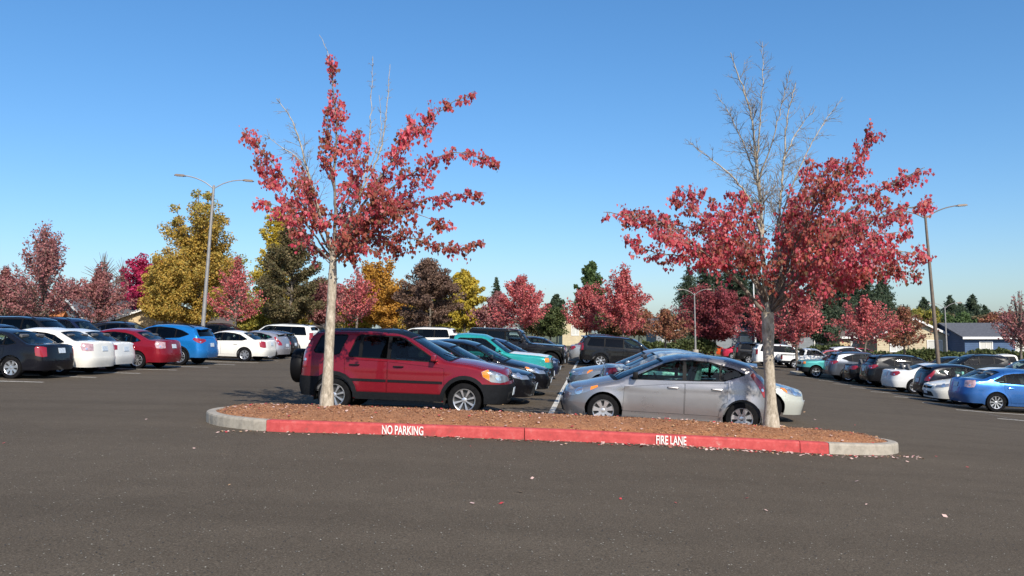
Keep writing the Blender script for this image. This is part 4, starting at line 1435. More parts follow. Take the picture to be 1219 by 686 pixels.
# ------------------------------------------------------------------ cars
LODK = {}
def place_car(kind, nose, p, q, col, label, group, metal=.45, rough=.3, lod=1, yaw=0, L=None, lens=None):
    """p, q = lot coordinates of the visible end's middle; nose +1 right, -1 left; p refers to the nose (ref 'n') or tail ('t')"""
    ref, pv = p
    key = (kind, lod)
    sp = SP[kind]
    if key not in PROTO:
        g = {2: .055, 1: .09, 0: .14}[lod]
        PROTO[key] = [build_car(sp, g, lod), False]
        index_kids()
    root, used = PROTO[key]
    if used: root = copy_tree(root); index_kids()
    else: PROTO[key][1] = True
    Lc = sp['L']
    pc = pv - nose * Lc / 2 if ref == 'n' else pv + nose * Lc / 2
    hd = Vector((CT * nose, -ST * nose, 0))
    if yaw: hd = Matrix.Rotation(R(yaw), 3, 'Z') @ hd
    x, y = lot(pc, q)
    hw_ = sp['wb'] / 2
    zf_, zr_ = gz(x + hd.x * hw_, y + hd.y * hw_), gz(x - hd.x * hw_, y - hd.y * hw_)
    ax = Vector((hd.x * 2 * hw_, hd.y * 2 * hw_, zf_ - zr_)).normalized()
    yy = Vector((-hd.y, hd.x, 0))
    e_ = .8
    zl, zr2 = gz(x + yy.x * e_, y + yy.y * e_), gz(x - yy.x * e_, y - yy.y * e_)
    ay = Vector((yy.x * 2 * e_, yy.y * 2 * e_, zl - zr2)).normalized()
    az_ = ax.cross(ay).normalized(); ay = az_.cross(ax)
    Mx = Matrix((ax, ay, az_)).transposed().to_4x4()
    Mx.translation = Vector((x, y, (zf_ + zr_) / 2))
    root.matrix_world = Mx
    setp(root, label, 'car' if kind not in ('small_suv', 'suv', 'big_suv', 'jeep', 'pickup') else ('pickup' if kind == 'pickup' else 'SUV'), group)
    paint_tree(root, getpaint(col, metal, rough))
    if lens:
        for ch in kids(root):
            if ch.name.startswith('taillight'):
                ch.material_slots[0].link = 'OBJECT'; ch.material_slots[0].material = lens
                ch['label'] = 'clear lensed tail lamp'
    return root

M['clearlens'] = simple('clear_lens', (.55, .34, .34), .15, .3, 1, var=.5, vs=9)
RED = (.20, .008, .018); SILV = (.275, .268, .278); WHITE = (.72, .70, .64); BLACK = (.004, .004, .006); NAVY = (.006, .011, .034)
GC = 'cars parked in the left half of the centre rows'; GD = 'cars parked in the right half of the centre rows'
GL = 'cars parked along the left aisle'; GR = 'cars parked along the right aisle'
GL2 = 'cars parked in the second row on the left'; GR2 = 'cars parked in the second row on the right'; GF = 'cars parked at the far end of the lot'
def pq(u, Y):
    return unlot((u - 609.5) / 1000 * Y, Y)
def car(kind, nose, ref, u, Y, col, label, group, **k):
    """visible end (n nose / t tail) in column u at centre depth Y"""
    p, q = pq(u, Y)
    return place_car(kind, nose, (ref, p), q, col, label, group, **k)
# centre rows, left half: noses to the right
car('small_suv', 1, 'n', 610, 17.3, RED, 'dark red SUV with a spare wheel cover on its tail, right behind the left tree', GC, metal=.35, rough=.25, lod=2)
car('sedan', 1, 'n', 637, 20.3, BLACK, 'black sedan parked just beyond the red SUV, its hood above the red one', GC, metal=.2)
car('sedan', 1, 'n', 655, 23.2, BLACK, 'second black sedan beyond the red SUV, next to the teal pickup', GC, metal=.2)
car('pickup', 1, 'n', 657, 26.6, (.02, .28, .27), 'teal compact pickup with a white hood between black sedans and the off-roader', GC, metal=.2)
car('sedan', 1, 'n', 666, 31.0, NAVY, 'dark blue sedan between the teal pickup and the boxy black off-roader', GC, metal=.4)
car('jeep', 1, 'n', 671.5, 38.0, BLACK, 'boxy black off-roader with flat windscreen and flared fenders', GC, metal=.1)
car('coupe', 1, 'n', 676, 41.5, (0.0084, 0.0084, 0.0092), 'low black coupe just beyond the boxy off-roader', GC, lod=0)
car('pickup', 1, 'n', 661, 47.5, WHITE, 'white pickup far down the centre row, cab over the black cars', GC, metal=0, lod=0)
car('sedan', -1, 't', 675, 45.0, BLACK, 'dark sedan with red tail lights at the far end of the centre row', GC, lod=0)
car('big_suv', -1, 't', 545, 52, WHITE, 'white SUV seen over the roof of the dark red SUV', GF, metal=0, lod=0)
car('suv', 1, 'n', 527, 48, BLACK, 'black SUV beside the white one over the red SUV roof', GF, lod=0)
# centre rows, right half: noses to the left
car('hatch', -1, 'n', 666, 16.85, SILV, 'silver five-door hatchback with tree shadow on its tail, behind the right tree', GD, metal=.65, rough=.3, lod=2)
car('sedan', 1, 'n', 950, 19.6, (.55, .57, .52), 'pale silver sedan hidden behind the silver hatchback, nose past the tree trunk', GD, metal=.3)
car('sedan', -1, 'n', 675, 23.2, (.25, .27, .29), 'grey sedan, third from the kerb on the right of the white line', GD, metal=.6)
car('big_suv', 1, 't', 687, 44.5, (0.0063, 0.0063, 0.0071), 'long black SUV with big side windows above the silver cars', GD, metal=.2).scale = (.97, .97, .89)
car('coupe', 1, 't', 676, 47.5, (.35, .36, .37), 'silver coupe whose round tail peeks out beside the long black SUV', GD, lod=0)
car('suv', 1, 't', 684, 50.0, (0.0126, 0.0126, 0.0147), 'small dark SUV near the far end of the centre row, right side', GD, lod=0)
car('sedan', 1, 't', 681, 52, (0.0210, 0.0210, 0.0231), 'dark sedan last in the centre row right of the white line', GD, lod=0)
# left aisle: tails to the right
car('sedan_old', -1, 't', 76, 25.3, (0.0050, 0.0055, 0.0092), 'black sedan at the left edge of the photo, silver wheel showing', GL, metal=.3)
car('sedan_tall', -1, 't', 127, 27.5, WHITE, 'white sedan with clear tail lamps between the black sedan and another white one', GL, metal=0, lens=M['clearlens'])
car('sedan', -1, 't', 152, 29.6, (.66, .66, .64), 'white sedan with red tail lamps beside the dark red sedan', GL, metal=.05)
car('sedan_tall', -1, 't', 209, 32.0, (.24, .008, .02), 'dark red sedan in the left aisle beside the bright blue SUV', GL, metal=.35)
car('suv', -1, 't', 254, 35.4, (.01, .18, .50), 'bright blue SUV below the left lamp post', GL, metal=.4)
car('sedan_old', -1, 't', 325, 40.3, WHITE, 'white sedan standing alone right of the bright blue SUV', GL, metal=0)
car('hatch', -1, 't', 343, 43.5, (.33, .33, .36), 'grey hatchback half hidden behind the white sedan', GL, metal=.5)
car('hatch', -1, 't', 353, 46.5, (0.0126, 0.0126, 0.0147), 'dark hatchback between the grey one and the white SUV', GL, lod=0)
car('big_suv', -1, 't', 378, 49.5, (.70, .69, .64), 'white SUV at the far end of the left aisle, left of the red SUV', GL, metal=0)
# second row on the left: noses to the right, behind the first
car('suv', 1, 'n', 26, 35.5, (.55, .52, .25), 'cream yellow SUV cut by the left edge of the photo', GL2, metal=0)
car('big_suv', 1, 'n', 106, 39.0, (0.0050, 0.0055, 0.0067), 'black SUV whose long roof shows over the white sedans', GL2)
car('sedan', 1, 'n', 64, 36.6, NAVY, 'dark blue sedan whose roof shows between two tall SUVs', GL2, lod=0)
car('big_suv', 1, 'n', 143, 42.0, NAVY, 'tall dark blue SUV behind the dark red sedan', GL2)
car('suv', 1, 'n', 200, 49.0, (0.0084, 0.0092, 0.0126), 'dark SUV whose roof shows behind the bright blue SUV', GL2, lod=0)
car('sedan', 1, 'n', 240, 52.0, (0.0126, 0.0126, 0.0147), 'dark sedan behind the lamp post on the left', GL2, lod=0)
car('suv', 1, 'n', 310, 56.0, (0.0063, 0.0063, 0.0076), 'black SUV whose roof shows over the lone white sedan', GL2, lod=0)
car('suv', 1, 'n', 180, 60.0, (0.0084, 0.0084, 0.0126), 'dark SUV farthest back on the left', GL2, lod=0)
# right aisle
car('sedan_tall', 1, 't', 1132, 29.6, (.03, .13, .38), 'metallic blue sedan at the right edge, tail to the lane', GR, metal=.5)
car('sedan', -1, 'n', 1099, 32.6, WHITE, 'white sedan parked nose out beside the blue sedan', GR, metal=0)
car('hatch', 1, 't', 1088, 35.3, (0.0050, 0.0059, 0.0126), 'dark navy hatchback between the white sedan and the white coupe', GR)
car('coupe', 1, 't', 1050, 38.6, (.66, .66, .65), 'white coupe with black lower tail in the right aisle', GR, metal=0)
car('suv', 1, 't', 1024, 42.2, (0.0076, 0.0076, 0.0092), 'black SUV with lit-up orange reflection in its tail lamp', GR)
car('coupe', 1, 't', 1004, 44.9, (0.0084, 0.0084, 0.0105), 'low dark coupe between two SUVs in the right aisle', GR, lod=0)
car('suv', 1, 't', 980, 47.6, (.10, .11, .13), 'dark grey SUV with sun glare on its rear window', GR, metal=.6)
car('pickup', -1, 'n', 949, 50.6, (.06, .30, .29), 'turquoise pickup parked nose out at the far end of the right aisle', GR, metal=.2)
# second row on the right
car('suv', -1, 'n', 1168, 43.5, (0.0084, 0.0084, 0.0092), 'black SUV roof over the navy hatchback right of the right lamp post', GR2, lod=0)
car('sedan', -1, 'n', 1190, 38.5, (.10, .11, .12), 'grey sedan at the right edge behind the blue sedan', GR2, lod=0)
car('suv', -1, 'n', 1105, 51.0, (0.0063, 0.0067, 0.0084), 'dark SUV seen between the black SUV and the right lamp post', GR2, lod=0)
car('sedan', -1, 'n', 1080, 54.5, (0.0126, 0.0126, 0.0168), 'dark sedan in the second right row left of the lamp post', GR2, lod=0)
car('pickup', -1, 'n', 1145, 56.0, WHITE, 'white pickup cab showing in front of the blue house', GR2, metal=0, lod=0)
car('sedan', -1, 'n', 1185, 48.5, (0.0084, 0.0126, 0.0210), 'dark sedan in front of the blue house, right of the white pickup', GR2, lod=0)
car('sedan', -1, 'n', 1200, 60.0, (.25, .26, .27), 'silver sedan farthest right below the hedge', GR2, lod=0)
# far end of the lot
car('coupe', 1, 't', 825, 97, (.55, .07, .012), 'bright orange coupe far away left of the right tree', GF, metal=0, lod=0)
car('sedan', 1, 't', 857, 88, (.42, .02, .05), 'bright red sedan glinting right of the orange coupe', GF, metal=.1, lod=0)
car('big_suv', 1, 't', 872, 73, (0.0063, 0.0063, 0.0071), 'black SUV far away just left of the right tree trunk', GF, lod=0)
car('big_suv', 1, 't', 895, 68, (.70, .70, .68), 'white SUV far away behind the right tree trunk', GF, metal=0, lod=0)
car('pickup', 1, 't', 925, 66, (.68, .68, .66), 'white pickup glaring in the sun right of the tree trunk', GF, metal=0, lod=0)
car('sedan', 1, 't', 962, 74, (.45, .12, .12), 'faded red sedan far away beyond the turquoise pickup', GF, metal=.1, lod=0)
car('suv', 1, 't', 983, 80, (.6, .6, .6), 'white SUV far away above the turquoise pickup hood', GF, metal=0, lod=0)
car('sedan', 1, 't', 1000, 88, (.4, .03, .04), 'small red sedan far away over the grey SUV', GF, metal=.1, lod=0)
# the white hood of the teal pickup
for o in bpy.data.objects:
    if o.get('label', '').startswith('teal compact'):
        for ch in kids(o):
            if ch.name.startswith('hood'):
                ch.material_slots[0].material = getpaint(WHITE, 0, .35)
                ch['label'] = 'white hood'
# ------------------------------------------------------------------ trees
def barkmat(name, a, b, sc=9):
    m, nt, bs = newmat(name)
    tc = N(nt, 'ShaderNodeTexCoord'); mp = N(nt, 'ShaderNodeMapping'); mp.inputs['Scale'].default_value = (1, 1, .45)
    nt.links.new(tc.outputs['Object'], mp.inputs[0])
    n = N(nt, 'ShaderNodeTexNoise'); n.inputs['Scale'].default_value = sc; n.inputs['Detail'].default_value = 9; n.inputs['Roughness'].default_value = .75
    nt.links.new(mp.outputs[0], n.inputs['Vector'])
    r = ramp(nt, n.outputs[0], [(.33, tuple(c * .45 for c in a)), (.47, a), (.62, b), (.75, tuple(min(1, c * 1.25) for c in b))])
    nt.links.new(r.outputs[0], bs.inputs['Base Color']); bs.inputs['Roughness'].default_value = .9
    bump(nt, bs, n.outputs[0], .7, .012)
    return m
M['bark_pale'] = barkmat('pale_bark', (.33, .28, .21), (.50, .44, .35), 16)
M['bark'] = barkmat('grey_bark', (.12, .10, .08), (.24, .20, .16))
M['leaf_redA'] = leafmat('red_leaves', [(.56, .05, .09), (.72, .11, .16), (.40, .06, .06), (.78, .22, .25), (.44, .15, .08), (.66, .07, .12), (.76, .27, .27)], .48)
M['leaf_redB'] = leafmat('bronze_red_leaves', [(.20, .05, .03), (.38, .06, .06), (.15, .09, .04), (.48, .08, .08), (.28, .12, .06), (.34, .04, .05)], .36)

def tubes(specs, n=6):
    """specs: list of (points, radii); numpy tube bundle"""
    V = []; F = []
    for pts, rad in specs:
        P = np.array(pts, float); k = len(P); b = len(V)
        T = np.gradient(P, axis=0); T /= np.maximum(1e-9, np.linalg.norm(T, axis=1))[:, None]
        u = np.cross(T[0], (0.3, .1, 1)) if abs(T[0][2]) < .9 else np.cross(T[0], (1, 0, 0)); 
        for i in range(k):
            u = u - T[i] * u.dot(T[i]); u /= max(1e-9, np.linalg.norm(u)); v = np.cross(T[i], u)
            for j in range(n):
                a = 2 * math.pi * j / n
                V.append(P[i] + (u * math.cos(a) + v * math.sin(a)) * rad[i])
        for i in range(k - 1):
            for j in range(n):
                j2 = (j + 1) % n
                F.append((b + i * n + j, b + i * n + j2, b + (i + 1) * n + j2, b + (i + 1) * n + j))
    return V, F

def smoothline(pts, step=.15):
    """Catmull-Rom through the points"""
    P = [np.array(p, float) for p in pts]
    P = [2 * P[0] - P[1]] + P + [2 * P[-1] - P[-2]]
    out = []
    for i in range(1, len(P) - 2):
        L = np.linalg.norm(P[i + 1] - P[i]); n = max(2, int(L / step))
        for k in range(n):
            t = k / n
            out.append(.5 * ((2 * P[i]) + (-P[i - 1] + P[i + 1]) * t + (2 * P[i - 1] - 5 * P[i] + 4 * P[i + 1] - P[i + 2]) * t * t + (-P[i - 1] + 3 * P[i] - 3 * P[i + 1] + P[i + 2]) * t ** 3))
    out.append(P[-2])
    return np.array(out)

def rdir(rg, base, spread):
    v = rg.normal(0, 1, 3); v -= base * v.dot(base); v /= np.linalg.norm(v)
    d = base * math.cos(spread) + v * math.sin(spread)
    return d / np.linalg.norm(d)

def leaves_mesh(name, C0, size, mat, parent, seed, droop=.8, thin=.5):
    """folded pointed leaves hanging from the points C0"""
    rg = np.random.default_rng(seed)
    n = len(C0); C0 = np.asarray(C0)
    s = size * rg.uniform(.45, 1.45, n)[:, None]
    d = rg.normal(0, 1, (n, 3)); d /= np.linalg.norm(d, axis=1)[:, None]
    d = d * (1 - droop) + np.array([0, 0, -1]) * droop; d /= np.linalg.norm(d, axis=1)[:, None]
    r = rg.normal(0, 1, (n, 3)); a = np.cross(d, r); a /= np.linalg.norm(a, axis=1)[:, None]
    nn = np.cross(d, a)
    fold = rg.uniform(.05, .35, n)[:, None]
    V = np.zeros((n, 6, 3))
    V[:, 0] = C0
    V[:, 1] = C0 + (d * .28 + a * thin + nn * fold) * s
    V[:, 2] = C0 + (d * .68 + a * thin * .62 + nn * fold * .7) * s
    V[:, 3] = C0 + (d * 1.05) * s
    V[:, 4] = C0 + (d * .68 - a * thin * .62 + nn * fold * .7) * s
    V[:, 5] = C0 + (d * .28 - a * thin + nn * fold) * s
    b = (np.arange(n) * 6)[:, None]
    F = np.concatenate([b + np.array([[0, 1, 2, 3]]), b + np.array([[0, 3, 4, 5]])], axis=1).reshape(-1, 4)
    o = mesh_np(name, V.reshape(-1, 3), F, mat, parent=parent)
    o['kind'] = 'stuff'
    return o

def hero_tree(name, Y0, limbs, trunk, label, seed, leafsize=.085, off=(0, 0)):
    """limbs: (points [(u, v, dy)], r0, leaf range or None, twig length, density, mat index)"""
    rg = np.random.default_rng(seed)
    bu, bv, _ = trunk[0][0]
    def P(u, v, dy): 
        if dy < 0: dy *= .7
        Y = Y0 + dy
        return np.array(((u - 609.5) / 1000 * Y, Y, zpix(v, Y)))
    base = P(bu, bv, 0)
    base[2] = isl_h(base[0], base[1]) - .03
    root = empty(name, tuple(base))
    setp(root, label, 'tree', 'red-leaved trees on the planted island')
    tr = trunk[0]; rr = trunk[1]
    L = smoothline([P(*q) - base for q in tr], .12)
    L[0][2] = -.12
    rad = np.interp(np.linspace(0, 1, len(L)), np.linspace(0, 1, len(rr)), rr)
    rad = rad * (1 + rg.normal(0, .025, len(rad)))
    specs = [(L, rad)]
    V, F = tubes(specs, 14)
    o = mesh_np('trunk', V, F, M['bark_pale'], smooth=True, parent=root)
    lspecs = []; tspecs = []; LV = [[], []]
    def twig(p, d, ln, r, leafy, depth, mi, dens=1):
        n = max(3, int(ln / .07)); pts = [p]; q = p.copy(); dd = d.copy()
        for i in range(n):
            dd = dd + rg.normal(0, .12, 3) + np.array([0, 0, .035 if not leafy else -.01]); dd /= np.linalg.norm(dd)
            q = q + dd * ln / n; pts.append(q.copy())
        tspecs.append((pts, np.linspace(r, r * .35, len(pts))))
        if leafy:
            for i in range(1, len(pts)):
                for _ in range(2 if rg.random() < dens * .75 else 1):
                    if rg.random() < dens: LV[mi].append(pts[i] + rg.normal(0, .03, 3) + np.array([0, 0, -.012]))
        if depth > 0:
            for k in range(int(max(1, ln / (.11 if leafy else .09)))):
                i = rg.integers(1, len(pts) - 1) if len(pts) > 2 else 0
                twig(pts[i], rdir(rg, dd, rg.uniform(.45, 1.0)), ln * rg.uniform(.3, .65), r * .6, leafy, depth - 1, mi, dens)
    for pts_, r0, leaf, tl, dens, mi in limbs:
        L = smoothline([P(*q) - base for q in pts_], .1)
        L[1:-1] += rg.normal(0, .008, (len(L) - 2, 3))
        n = len(L)
        lspecs.append((L, np.linspace(r0, max(.004, r0 * .16), n)))
        lo, hi = (leaf if leaf else (.3, 1.0))
        seglen = sum(np.linalg.norm(L[i + 1] - L[i]) for i in range(n - 1))
        cnt = int(seglen * (hi - lo) * (25 if leaf else 18) * dens)
        for k in range(cnt):
            s = lo + (hi - lo) * rg.random()
            i = min(n - 2, int(s * (n - 1)))
            d = L[i + 1] - L[i]; d /= np.linalg.norm(d)
            ln = tl * rg.uniform(.35, 1.0) * (1 - .62 * max(0, (s - lo) / (hi - lo)))
            twig(L[i], rdir(rg, d, rg.uniform(.5, 1.15)), ln, max(.0035 if leaf else .005, r0 * .22 * (1 - s * .6)), bool(leaf), 1 if leaf else 2, mi if rg.random() < (.88 if mi == 0 else .7) else 1 - mi, 1 if leaf else 0)
        if leaf:
            for i in range(int(n * lo), n):
                if rg.random() < .6: LV[mi].append(L[i] + rg.normal(0, .03, 3))
    for (L, rd), spec_ in zip(lspecs, limbs):
        V, F = tubes([(L, rd * (.78 if spec_[2] else .85))], 8)
        mesh_np('limb', V, F, M['bark_limb'] if spec_[2] else M['bark_pale'], smooth=True, parent=root)
    V, F = tubes(tspecs, 4); mesh_np('twigs', V, F, M['bark_twig'], parent=root)['kind'] = 'stuff'
    leaves_mesh('leaves', LV[0], leafsize, M['leaf_redA'], root, seed + 1)
    leaves_mesh('leaves', LV[1], leafsize, M['leaf_redB'], root, seed + 2)
    print(name, 'leaves', len(LV[0]), len(LV[1]), 'twigs', len(tspecs))
    # old tie and bud scars on the trunk
    return root
M['bark_limb'] = barkmat('limb_bark', (.13, .10, .08), (.28, .24, .19), 20)
M['bark_twig'] = barkmat('twig_bark', (.20, .17, .14), (.36, .32, .27), 30)

LT = [((390, 480, 0), (391.5, 440, 0), (393, 395, 0), (395, 345, 0), (396, 305, .02)), (.13, .092, .086, .083, .08, .075, .06)]
hero_tree('red_leaved_tree', 14.9, [
    # leader and bare tops
    (((396, 305, 0), (398, 255, .05), (396, 200, .1), (398, 150, .1), (393, 95, .1), (388, 62, .1)), .045, (.35, 1.0), .42, .8, 0),
    (((388, 66, .1), (383, 48, .1), (376, 36, .12)), .007, None, .1, .4, 0),
    (((396, 300, 0), (378, 250, -.1), (365, 205, -.2), (352, 160, -.25), (338, 130, -.3), (325, 114, -.3)), .035, None, .55, 1.1, 0),
    (((368, 215, -.2), (350, 185, -.4), (330, 172, -.5), (312, 158, -.6)), .014, None, .4, 1.0, 0),
    (((400, 292, 0), (422, 240, .2), (445, 195, .35), (456, 150, .4), (462, 72, .45)), .03, None, .22, .8, 0),
    (((425, 240, .2), (437, 180, .3), (440, 110, .3), (441, 62, .35)), .016, None, .25, .7, 0),
    (((432, 215, .2), (448, 175, .1), (452, 140, .1), (449, 110, .1)), .012, None, .3, .8, 0),
    # left
    (((394, 305, 0), (372, 262, -.1), (345, 222, -.3), (318, 188, -.5), (284, 150, -.6)), .03, (.30, 1.0), .52, .8, 0),
    (((394, 308, 0), (370, 275, .3), (345, 240, .5), (320, 215, .7), (300, 182, .8)), .026, (.3, 1.0), .5, .8, 0),
    (((394, 312, 0), (372, 290, -.3), (350, 262, -.7), (330, 245, -.9), (303, 238, -1.0)), .022, (.3, 1.0), .42, .8, 0),
    (((394, 300, 0), (380, 260, .5), (362, 225, .9), (350, 190, 1.2)), .024, (.3, 1.0), .5, .8, 0),
    (((394, 300, 0), (384, 270, -.5), (372, 240, -.9), (360, 205, -1.1)), .02, (.3, 1.0), .42, .7, 1),
    (((395, 318, 0), (380, 300, .3), (364, 285, .6), (352, 272, .8)), .016, (.3, 1.0), .32, .8, 0),
    # upper middle
    (((397, 270, 0), (412, 225, .3), (420, 185, .4), (424, 150, .5)), .022, (.3, 1.0), .42, .7, 0),
    (((398, 230, .1), (388, 190, -.2), (386, 150, -.3), (390, 118, -.3)), .018, (.3, 1.0), .34, .8, 1),
    (((398, 265, 0), (413, 235, -.5), (425, 200, -.8), (436, 170, -.9)), .02, (.3, 1.0), .42, .7, 0),
    # right
    (((398, 298, 0), (430, 245, .1), (465, 190, .2), (500, 150, .3), (530, 125, .35), (563, 105, .4)), .036, (.30, 1.0), .46, .9, 0),
    (((465, 190, .2), (475, 165, .2), (487, 140, .2), (495, 125, .2)), .012, (.1, 1.0), .26, .9, 0),
    (((400, 300, 0), (440, 245, -.3), (490, 205, -.5), (540, 180, -.6), (593, 193, -.6)), .032, (.3, 1.0), .40, .9, 0),
    (((401, 304, 0), (445, 262, .4), (495, 240, .6), (535, 233, .7), (579, 229, .7)), .03, (.3, 1.0), .38, .9, 0),
    (((402, 308, 0), (440, 285, .2), (480, 282, .3), (520, 292, .4), (548, 296, .4), (573, 287, .4)), .028, (.25, 1.0), .40, .9, 1),
    (((401, 306, 0), (430, 270, -.5), (465, 250, -.9), (505, 258, -1.1), (535, 275, -1.2)), .026, (.25, 1.0), .5, .9, 1),
    (((400, 306, 0), (425, 275, .7), (455, 250, 1.2), (490, 225, 1.5), (515, 210, 1.6)), .026, (.25, 1.0), .5, .9, 0),
    (((399, 306, 0), (415, 280, -.6), (432, 255, -1.0), (450, 225, -1.3)), .024, (.2, 1.0), .52, .9, 1),
    (((400, 310, 0), (420, 292, .5), (450, 285, .9), (485, 300, 1.2)), .022, (.2, 1.0), .46, .9, 1),
    (((398, 305, 0), (408, 275, .6), (418, 245, 1.1), (430, 215, 1.4)), .022, (.2, 1.0), .5, .9, 1),
    (((398, 312, 0), (415, 300, -.3), (440, 295, -.6), (460, 305, -.8)), .018, (.2, 1.0), .4, .9, 1),
    (((398, 290, 0), (420, 262, -.2), (448, 245, -.4), (470, 240, -.5)), .018, (.2, 1.0), .46, 1, 1),
], LT, 'tall slim red-leaved tree on the island beside the dark red SUV', 21, .058)

RT = [((916, 506, 0), (915.5, 470, 0), (914, 425, 0), (914, 395, 0), (914, 372, 0)), (.16, .106, .096, .092, .094, .105, .11)]
hero_tree('red_leaved_tree', 14.9, [
    # pale bare crown
    (((914, 378, 0), (910, 320, .05), (908, 250, .1), (903, 190, .1), (897, 130, .1), (885, 92, .1), (874, 58, .1)), .055, None, .8, 1.3, 0),
    (((915, 378, 0), (924, 320, .1), (930, 250, .2), (936, 190, .3), (941, 140, .35), (952, 95, .4)), .045, None, .7, 1.2, 0),
    (((904, 190, .1), (908, 150, -.1), (912, 100, -.2), (913, 44, -.2)), .02, None, .5, 1.2, 0),
    (((909, 280, .1), (893, 235, -.2), (870, 205, -.5), (845, 185, -.7), (822, 168, -.9)), .03, None, .55, 1.2, 0),
    (((907, 230, .1), (890, 175, .3), (870, 130, .5), (855, 108, .6)), .022, None, .6, 1.2, 0),
    (((928, 270, .2), (950, 210, .2), (975, 160, .1), (1008, 112, .1)), .022, None, .6, 1.1, 0),
    (((936, 190, .3), (955, 150, .5), (975, 128, .7)), .016, None, .55, 1.2, 0),
    (((905, 215, .1), (925, 160, -.4), (935, 120, -.6), (945, 80, -.8)), .018, None, .5, 1.2, 0),
    # left, leafy
    (((912, 374, 0), (893, 352, -.1), (872, 328, -.3), (840, 300, -.6), (800, 270, -.8), (760, 258, -1.0), (719, 252, -1.1)), .05, (.35, 1.0), .62, .9, 0),
    (((872, 328, -.3), (845, 310, -.6), (815, 305, -.8), (780, 300, -.9), (742, 283, -1.0)), .028, (.2, 1.0), .5, .8, 0),
    (((912, 365, 0), (890, 320, .3), (860, 280, .6), (825, 245, .9), (798, 236, 1.1)), .04, (.35, 1.0), .62, .9, 0),
    (((912, 360, 0), (892, 310, -.5), (865, 262, -.9), (838, 235, -1.1), (812, 222, -1.2)), .034, (.4, 1.0), .52, .8, 0),
    (((911, 350, 0), (880, 300, .8), (835, 275, 1.3), (790, 265, 1.6), (745, 262, 1.8)), .036, (.35, 1.0), .6, .9, 1),
    (((911, 340, 0), (895, 300, -.8), (875, 270, -1.4), (855, 250, -1.8)), .03, (.35, 1.0), .56, .8, 0),
    (((911, 350, 0), (890, 325, -.6), (855, 310, -1.1), (820, 290, -1.4), (780, 275, -1.6)), .03, (.35, 1.0), .52, .8, 0),
    (((911, 330, 0), (900, 285, .6), (885, 250, 1.0), (870, 225, 1.2)), .024, (.35, 1.0), .46, .8, 0),
    (((912, 310, 0), (900, 275, -.4), (890, 250, -.7), (885, 225, -.8)), .02, (.4, 1.0), .42, .8, 0),
    # right, leafy, dense
    (((917, 370, 0), (938, 325, .1), (970, 270, .2), (1005, 215, .3), (1030, 185, .3), (1046, 156, .3)), .055, (.30, 1.0), .66, 1.0, 0),
    (((918, 370, 0), (950, 318, -.2), (995, 265, -.4), (1045, 230, -.5), (1080, 210, -.5), (1105, 198, -.5)), .05, (.30, 1.0), .62, 1.0, 0),
    (((918, 370, 0), (955, 325, .4), (1005, 280, .7), (1060, 255, .9), (1116, 240, 1.0)), .05, (.30, 1.0), .62, 1.0, 0),
    (((918, 372, 0), (950, 340, -.5), (1000, 310, -.9), (1050, 300, -1.1), (1102, 302, -1.2)), .042, (.28, 1.0), .62, 1.0, 0),
    (((918, 374, 0), (950, 350, .5), (1000, 325, .9), (1050, 318, 1.1), (1098, 330, 1.2)), .038, (.28, 1.0), .58, 1.0, 1),
    (((918, 368, 0), (940, 310, -.7), (965, 260, -1.3), (990, 215, -1.7), (1010, 190, -1.9)), .042, (.28, 1.0), .62, 1.0, 1),
    (((918, 366, 0), (938, 300, .8), (962, 245, 1.5), (985, 205, 1.9), (1000, 188, 2.1)), .042, (.28, 1.0), .62, 1.0, 0),
    (((917, 360, 0), (930, 300, -.3), (945, 250, -.5), (962, 210, -.6), (966, 185, -.6)), .034, (.3, 1.0), .5, 1.0, 0),
    (((918, 370, 0), (955, 315, 1.0), (1000, 270, 1.8), (1045, 260, 2.3)), .038, (.28, 1.0), .62, 1.0, 1),
    (((918, 370, 0), (950, 330, -1.0), (990, 295, -1.8), (1035, 270, -2.3)), .038, (.28, 1.0), .62, 1.0, 1),
    (((918, 374, 0), (945, 352, -.9), (975, 336, -1.7), (1005, 318, -2.2), (1042, 290, -3.0)), .026, (.5, 1.0), .62, 1.2, 0),
    (((950, 350, -.9), (985, 340, -1.5), (1020, 330, -1.9), (1055, 322, -2.2)), .018, (.3, 1.0), .5, 1.0, 1),
    (((916, 365, 0), (925, 330, .9), (935, 300, 1.6), (940, 270, 2.2)), .03, (.3, 1.0), .6, 1.0, 1),
    (((914, 360, 0), (905, 325, -1.0), (895, 300, -1.7), (885, 285, -2.1)), .026, (.35, 1.0), .55, .9, 1),
    (((990, 300, .2), (1020, 285, .1), (1050, 278, 0), (1085, 275, 0)), .02, (.1, 1.0), .5, 1.0, 0),
    (((960, 335, .2), (985, 328, .1), (1020, 322, 0), (1055, 312, 0)), .02, (.1, 1.0), .42, 1.0, 1),
], RT, 'broad red-leaved tree with a pale bare top on the island beside the silver hatchback', 33, .056)

